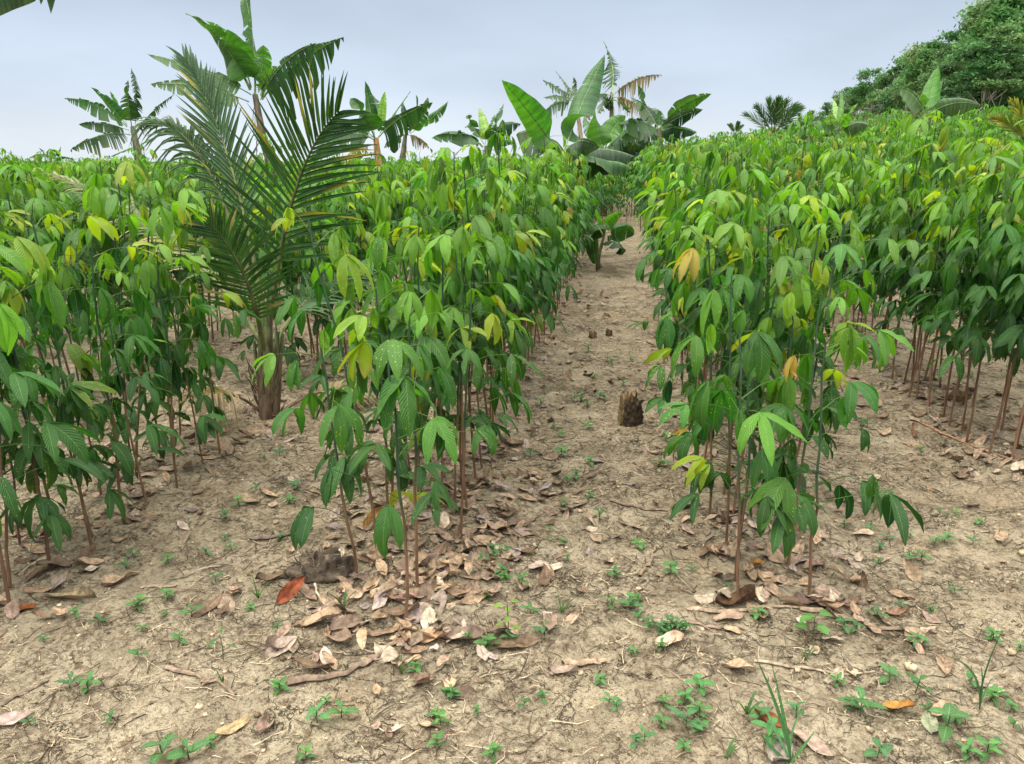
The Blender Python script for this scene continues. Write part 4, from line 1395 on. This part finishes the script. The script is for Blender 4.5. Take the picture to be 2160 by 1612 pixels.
stump_wall(sb2, .066, .058, .150, .010, (.065, .046, .028), 3, .2)
stump_wall(sb3, .050, .046, .185, -.012, (.20, .135, .068), 4, .16)
sb2.build('bark', M_WOOD, sroot)
sb3.build('splintered_core', M_WOOD, sroot)
tag(sroot, 'broken fibrous stump standing on the dirt path', 'stump')
for (px, py, r, h, lab) in ((1250, 712, .035, .05, 'low cut stub, left one of two on the far path'), (1284, 708, .03, .055, 'low cut stub, right one of two on the far path')):
    p = ground(px, py)
    mb = MB(); stump_wall(mb, r, r * .85, h, 0, (.14, .095, .055), px, .2)
    o = mb.build('stub', M_WOOD); o.location = tuple(p)
    tag(o, lab, 'stump')

# dark root clump under the heap
cp = ground(672, 1212)
cm = MB()
la = np.linspace(-.3, PI / 2, 12); th = np.linspace(0, 2 * PI, 33)
X = np.cos(la)[:, None] * np.cos(th); Y = np.cos(la)[:, None] * np.sin(th); Z = np.repeat(np.sin(la)[:, None], 33, 1)
q = 1 + .55 * (vnoise(X * 3 + 9, Y * 3 + Z * 3 + 5, 5) - .5) + .4 * (vnoise(X * 9 + 9, Y * 9 + Z * 9 + 5, 6) - .5)
cm.grid(np.stack([X * .125 * q, Y * .085 * q, Z * .085 * q], -1), np.array([.095, .072, .05]) * np.random.default_rng(2).uniform(.4, 1.6, (12, 33, 1)))
for i in range(160):
    a, b_ = rl.uniform(0, 6.28), rl.uniform(0, 1.3)
    s = np.array([math.cos(b_) * math.cos(a) * .12, math.cos(b_) * math.sin(a) * .08, math.sin(b_) * .08])
    d = unit(rl.normal(0, 1, 3) + s * 6) * rl.uniform(.012, .04)
    tube(cm, [s * .9, s + d * .5, s + d + rl.normal(0, .006, 3)], [.0022, .0018, .0008], np.array([.16, .12, .085]) * rl.uniform(.4, 1.7), 3)
o = cm.build('root_clump', M_WOOD); o.location = tuple(cp); o.rotation_euler = (0, 0, .2)
tag(o, 'dark rotting root clump beside the front dry leaf heap', 'root clump')

# ------------------------------------------------------------------ weeds and grass
rw = np.random.default_rng(61)


def weed_kind(i):
    st_, lf = MB(), MB()
    h = rw.uniform(.025, .05)
    col = [(.035, .115, .035), (.045, .140, .04), (.030, .100, .04), (.06, .16, .04), (.04, .125, .03), (.05, .15, .05)][i % 6]
    tube(st_, [[0, 0, -.01], [0.001, 0, h * .5], [0, .001, h]], [.0016, .0013, .001], (.07, .08, .035), 4)
    npair = [2, 3, 2, 3, 4, 2][i % 6]
    for k in range(npair):
        z = h * (k + 1) / npair
        L = .036 * (1.15 - .25 * k / npair) * rw.uniform(.85, 1.15) * (1 if k < npair - 1 else .8)
        for s in range(2):
            az = k * PI / 2 + s * PI + rw.normal(0, .2) + i
            leaflet(lf, np.array([0, 0, z]), az, rw.uniform(.25, .8), rw.uniform(.5, 1.0), L, L * rw.uniform(.38, .5), .25, rw.normal(0, .2), .03, np.array(col) * rw.uniform(.8, 1.25) * (1 + .2 * k), 6, 5, rw)
    root = empty('weed_seedling', (0, 0, 0))
    KIDS[root.name] = [st_.build('stem', M_STEM, root), lf.build('leaves', M_WEED, root)]
    return root


def grass_tuft(loc, h, nb, wid, label, seed, lean=(0, 0), col=(.055, .125, .045), cat='grass tuft'):
    rg = np.random.default_rng(seed)
    root = empty('grass_tuft', loc)
    for i in range(nb):
        a = rg.uniform(0, 6.28)
        L = h * rg.uniform(.55, 1.05)
        d = np.array([math.cos(a) * .45 + lean[0], math.sin(a) * .45 + lean[1], 1.0])
        p1 = d * L * .55; p2 = p1 + np.array([math.cos(a) * .5 + lean[0], math.sin(a) * .5 + lean[1], .15]) * L * .5
        C = bez(np.zeros(3), p1, p2, 9)
        T = unit(np.gradient(C, axis=0))
        S = unit(np.cross(T, [math.cos(a + .3), math.sin(a + .3), 0.2]))
        N = np.cross(S, T)
        w = wid * np.array([.6, .9, 1, 1, .95, .8, .6, .35, .05])
        v = np.array([-1, 0, 1.0])
        P = C[:, None, :] + S[:, None, :] * (v * .5 * w[:, None])[..., None] + N[:, None, :] * (np.abs(v) * .25 * w[:, None])[..., None]
        mb = MB()
        mb.grid(P, np.array(col) * rg.uniform(.8, 1.25), np.stack(np.meshgrid(np.linspace(0, 1, 9), v * .5 + .5, indexing='ij'), -1))
        mb.build('blade', M_WEED, root)
    tag(root, label, cat, 'grass tufts')


def blade_grass(foot, blades, label, col):
    p = ground(*foot)
    D = float((p - CAMP) @ FWD)
    root = empty('grass_tuft', p)
    for i, (m_, e_, w) in enumerate(blades):
        off = -.03 + .05 * (i % 3)
        a = at(m_[0], m_[1], D + off * .5) - p; b_ = at(e_[0], e_[1], D + off) - p
        C = bez(np.zeros(3), a * 2 - b_ * .5, b_, 12)
        T = unit(np.gradient(C, axis=0))
        S = unit(np.cross(T, -FWD + RGT * (.4 * (-1) ** i)))
        N = np.cross(S, T)
        w_ = w * .75 * np.array([.5, .7, .85, 1, 1, 1, .95, .85, .7, .5, .3, .04])
        v = np.array([-1, 0, 1.0])
        P = C[:, None, :] + S[:, None, :] * (v * .5 * w_[:, None])[..., None] + N[:, None, :] * (np.abs(v) * .3 * w_[:, None])[..., None]
        mb = MB()
        mb.grid(P, np.array(col) * (.85 + .1 * (i % 4)), np.stack(np.meshgrid(np.linspace(0, 1, 12), v * .5 + .5, indexing='ij'), -1))
        mb.build('blade', M_WEED, root)
    tag(root, label, 'grass tuft', 'grass tufts')


WK = [weed_kind(i) for i in range(9)]
usedw = set()
WEEDS = [(160, 1305), (345, 1302), (352, 1268), (300, 1332), (405, 1302), (530, 1287), (585, 1327), (147, 1452), (185, 1460), (65, 1530), (235, 1522), (445, 1574), (590, 1457), (690, 1487),
         (645, 1602), (930, 1530), (1005, 1507), (925, 1580), (1040, 1596), (875, 1422), (620, 1034), (540, 1034), (505, 1070), (490, 1162), (435, 1172), (475, 1142), (475, 1097),
         (455, 1227), (610, 1064), (1040, 1167), (1015, 1192), (1065, 1222), (1160, 1120), (1162, 1145), (1265, 1097), (1245, 1050), (1197, 1184), (1415, 1210), (1457, 1205), (1100, 1236),
         (1835, 1125), (1852, 1192), (1942, 1184), (1970, 1152), (2000, 1134), (2052, 1148), (2015, 1088), (1980, 1088), (2015, 1256), (1900, 1284), (1850, 1308), (1780, 1330), (1805, 1334),
         (1602, 1308), (1532, 1245), (1935, 1362), (2045, 1444), (2095, 1350), (2150, 1372), (1765, 1443), (1400, 1490), (1442, 1486), (1395, 1533), (1302, 1502), (1285, 1484),
         (1105, 1492), (1340, 1573), (1600, 1518), (1680, 1514), (1800, 1498), (2092, 1477), (2130, 1503), (1850, 1599), (2040, 1597), (1475, 1547), (1395, 1372),
         (1210, 847), (1265, 842), (1280, 762), (1300, 757), (1205, 792), (1140, 857), (1185, 922), (1245, 982), (1080, 1103), (1830, 902), (1815, 900), (1850, 1062),
         (1290, 770), (1225, 848), (1275, 845), (1255, 800), (1240, 905), (1170, 905), (1120, 965), (1185, 960), (1330, 760), (1240, 740), (1300, 700), (1255, 680), (560, 970), (590, 962), (700, 905), (1390, 985)]
while len(WEEDS) < 190:
    q_ = (rw.uniform(20, 2140), 640 + 960 * rw.random() ** .8)
    w_ = ground(*q_)
    k_ = np.round((w_[0] + .82) / 1.42)
    if abs(w_[0] + .82 - 1.42 * k_) > .3 and (vnoise(w_[0] * 2.2, w_[1] * 2.2, 31) > .5 or rw.random() < .25):
        WEEDS.append((float(q_[0]), float(q_[1])))
BIGW = [(670, 1525, 1.9, 'bigger weed seedling with upright leaves, left one of a pair at lower centre-left'), (720, 1515, 1.8, 'bigger weed seedling with upright leaves, right one of a pair at lower centre-left'),
        (1875, 1440, 1.7, 'mid-sized weed with pointed leaves, left of two at lower right'), (1930, 1462, 2.0, 'mid-sized weed with layered leaves, right of two at lower right'),
        (1475, 1460, 1.7, 'weed seedling with upright leaf pair left of the tall grass'), (1815, 1512, 2.3, 'broad-leaved weed beside the bright orange leaf'),
        (1992, 1550, 2.6, 'largest broad-leaved weed at the lower right'), (1447, 1535, 2.1, 'bright light-green weed on thin stalk at bottom centre'),
        (1625, 1562, 2.0, 'weed with long narrow leaves at the foot of the tall grass'), (345, 1606, 2.2, 'weed with large leaves cut off by the bottom edge, at left'), (400, 1604, 2.0, 'weed cut off by the bottom edge, next to the large-leaved one')]
for (px, py) in WEEDS:
    p = ground(px, py)
    o = place(WK[int(rw.integers(9))], usedw, p, (rw.normal(0, .1), rw.normal(0, .1), rw.uniform(0, 6.28)), rw.uniform(.55, 1.1) * (1.0 if py > 1100 else 1.25))
    if py < 1010:
        tag(o, 'tiny weed seedling on the far part of the dirt path', 'weed', 'weeds along the far path')
    elif px < 700:
        tag(o, 'small weed seedling on the bare soil of the left foreground', 'weed', 'weeds in the left foreground')
    elif px < 1480:
        tag(o, 'small weed seedling on the cracked soil of the middle foreground', 'weed', 'weeds in the middle foreground')
    else:
        tag(o, 'small weed seedling on the soil of the right foreground', 'weed', 'weeds in the right foreground')
for (px, py, s, lab) in BIGW:
    p = ground(px, py)
    s = s * .68
    o = place(WK[int(rw.integers(9))], usedw, p, (rw.normal(0, .08), rw.normal(0, .08), rw.uniform(0, 6.28)), s)
    tag(o, lab, 'weed', 'bigger weeds in the foreground')
for r_ in WK:
    if r_.name not in usedw:
        for ch in KIDS[r_.name]:
            bpy.data.objects.remove(ch)
        bpy.data.objects.remove(r_)
# leafy clump
lp = ground(1412, 1335)
lroot = empty('weed_clump', lp)
for i in range(9):
    lm = MB()
    c = np.array([rw.normal(0, .035), rw.normal(0, .02), 0])
    for k in range(7):
        z = .012 + .035 * (k // 2) / 3
        leaflet(lm, c + [0, 0, z], k * 2.4 + i, rw.uniform(.1, .8), .5, rw.uniform(.018, .03), .013, .25, 0, .02, np.array([.03, .12, .035]) * rw.uniform(.8, 1.3), 5, 5, rw)
    lm.build('leaves', M_WEED, lroot)
tag(lroot, 'dense low clump of dark green leafy weed beside a fallen stick', 'weed')


def herb(px, py, h, pairs, L, col, label, seed, aspect=.6):
    rg = np.random.default_rng(seed)
    p = ground(px, py)
    root = empty('weed_herb', p)
    s_, l_ = MB(), MB()
    tube(s_, [[0, 0, -.01], [.004, 0, h * .5], [0, 0, h]], [.0022, .0018, .0012], (.09, .10, .04), 5)
    for k in range(pairs):
        z = h * (k + 1.2) / (pairs + .2)
        for s in range(2):
            az = k * 1.9 + s * PI + rg.normal(0, .25)
            b0 = np.array([0, 0, z]); e = b0 + np.array([math.cos(az), math.sin(az), .5]) * L * .35
            tube(s_, [b0, e], [.0009, .0007], (.09, .12, .04), 3)
            leaflet(l_, e, az, .2, .7, L * rg.uniform(.8, 1.1), L * aspect, .15, rg.normal(0, .2), .03, np.array(col) * rg.uniform(.85, 1.2), 7, 5, rg)
    s_.build('stem', M_STEM, root); l_.build('leaves', M_WEED, root)
    tag(root, label, 'weed', 'stalked herbs')


herb(1712, 1352, .085, 3, .05, (.075, .19, .04), 'light green herb with toothed leaves in front of the widest ribbed brown leaf', 3, .7)
herb(1070, 1350, .13, 3, .035, (.15, .26, .03), 'yellow-green sprout on thin reddish stems above the big dark leaf', 5, .55)
herb(1842, 1085, .14, 3, .03, (.04, .10, .03), 'dark upright herb standing alone between the right row and the edge', 6, .3)
herb(470, 1388, .075, 2, .04, (.06, .15, .05), 'narrow-leaved pale herb on the left foreground soil', 7, .22)
grass_tuft(ground(1185, 1293), .10, 7, .006, 'small grass tuft with thin blades at the middle foreground', 1)
blade_grass((1668, 1608), [((1640, 1500), (1592, 1382), .014), ((1655, 1520), (1625, 1390), .012), ((1630, 1530), (1602, 1468), .012), ((1690, 1580), (1722, 1538), .010), ((1640, 1590), (1602, 1545), .011), ((1672, 1540), (1700, 1490), .008)],
            'tall bluish grass with long arching blades at the bottom edge', (.075, .19, .075))
blade_grass((2066, 1497), [((2076, 1420), (2118, 1322), .011), ((2052, 1420), (1990, 1382), .008), ((2080, 1450), (2100, 1425), .008), ((2072, 1440), (2068, 1400), .006)],
            'tall grass with a single long blade at the right foreground', (.06, .135, .06))
grass_tuft(ground(1840, 1082), .20, 9, .005, 'sparse wiry grass around the dark upright herb', 4)
grass_tuft(ground(992 - 145, 1422), .13, 4, .006, 'thin grass blades before the front dry leaf heap', 5)
grass_tuft(ground(545, 1262), .11, 7, .006, 'fine grass beside the weed left of the rust-red leaf', 6)
grass_tuft(ground(725, 1280), .11, 7, .006, 'grass tuft growing through the dry leaf heap', 7)
grass_tuft(ground(920, 1310), .09, 3, .007, 'two green blades at the right of the front stem in the heap', 8)
grass_tuft(ground(470, 1440), .08, 4, .005, 'short grass blades near the straight brown twig', 9)
grass_tuft(ground(1575, 1505), .09, 8, .008, 'broad-bladed grass seedling left of the tall grass', 10)
grass_tuft(ground(1530, 1600), .10, 3, .007, 'few grass blades bending at the bottom centre', 11)
grass_tuft(ground(1390, 985), .06, 12, .004, 'tiny yellowish grass tuft at the path edge by the right row', 12, (0, 0), (.10, .14, .03))
grass_tuft(ground(1700, 1390), .10, 6, .004, 'wispy grass around the light green toothed herb', 13)
print('objects', len(bpy.data.objects))
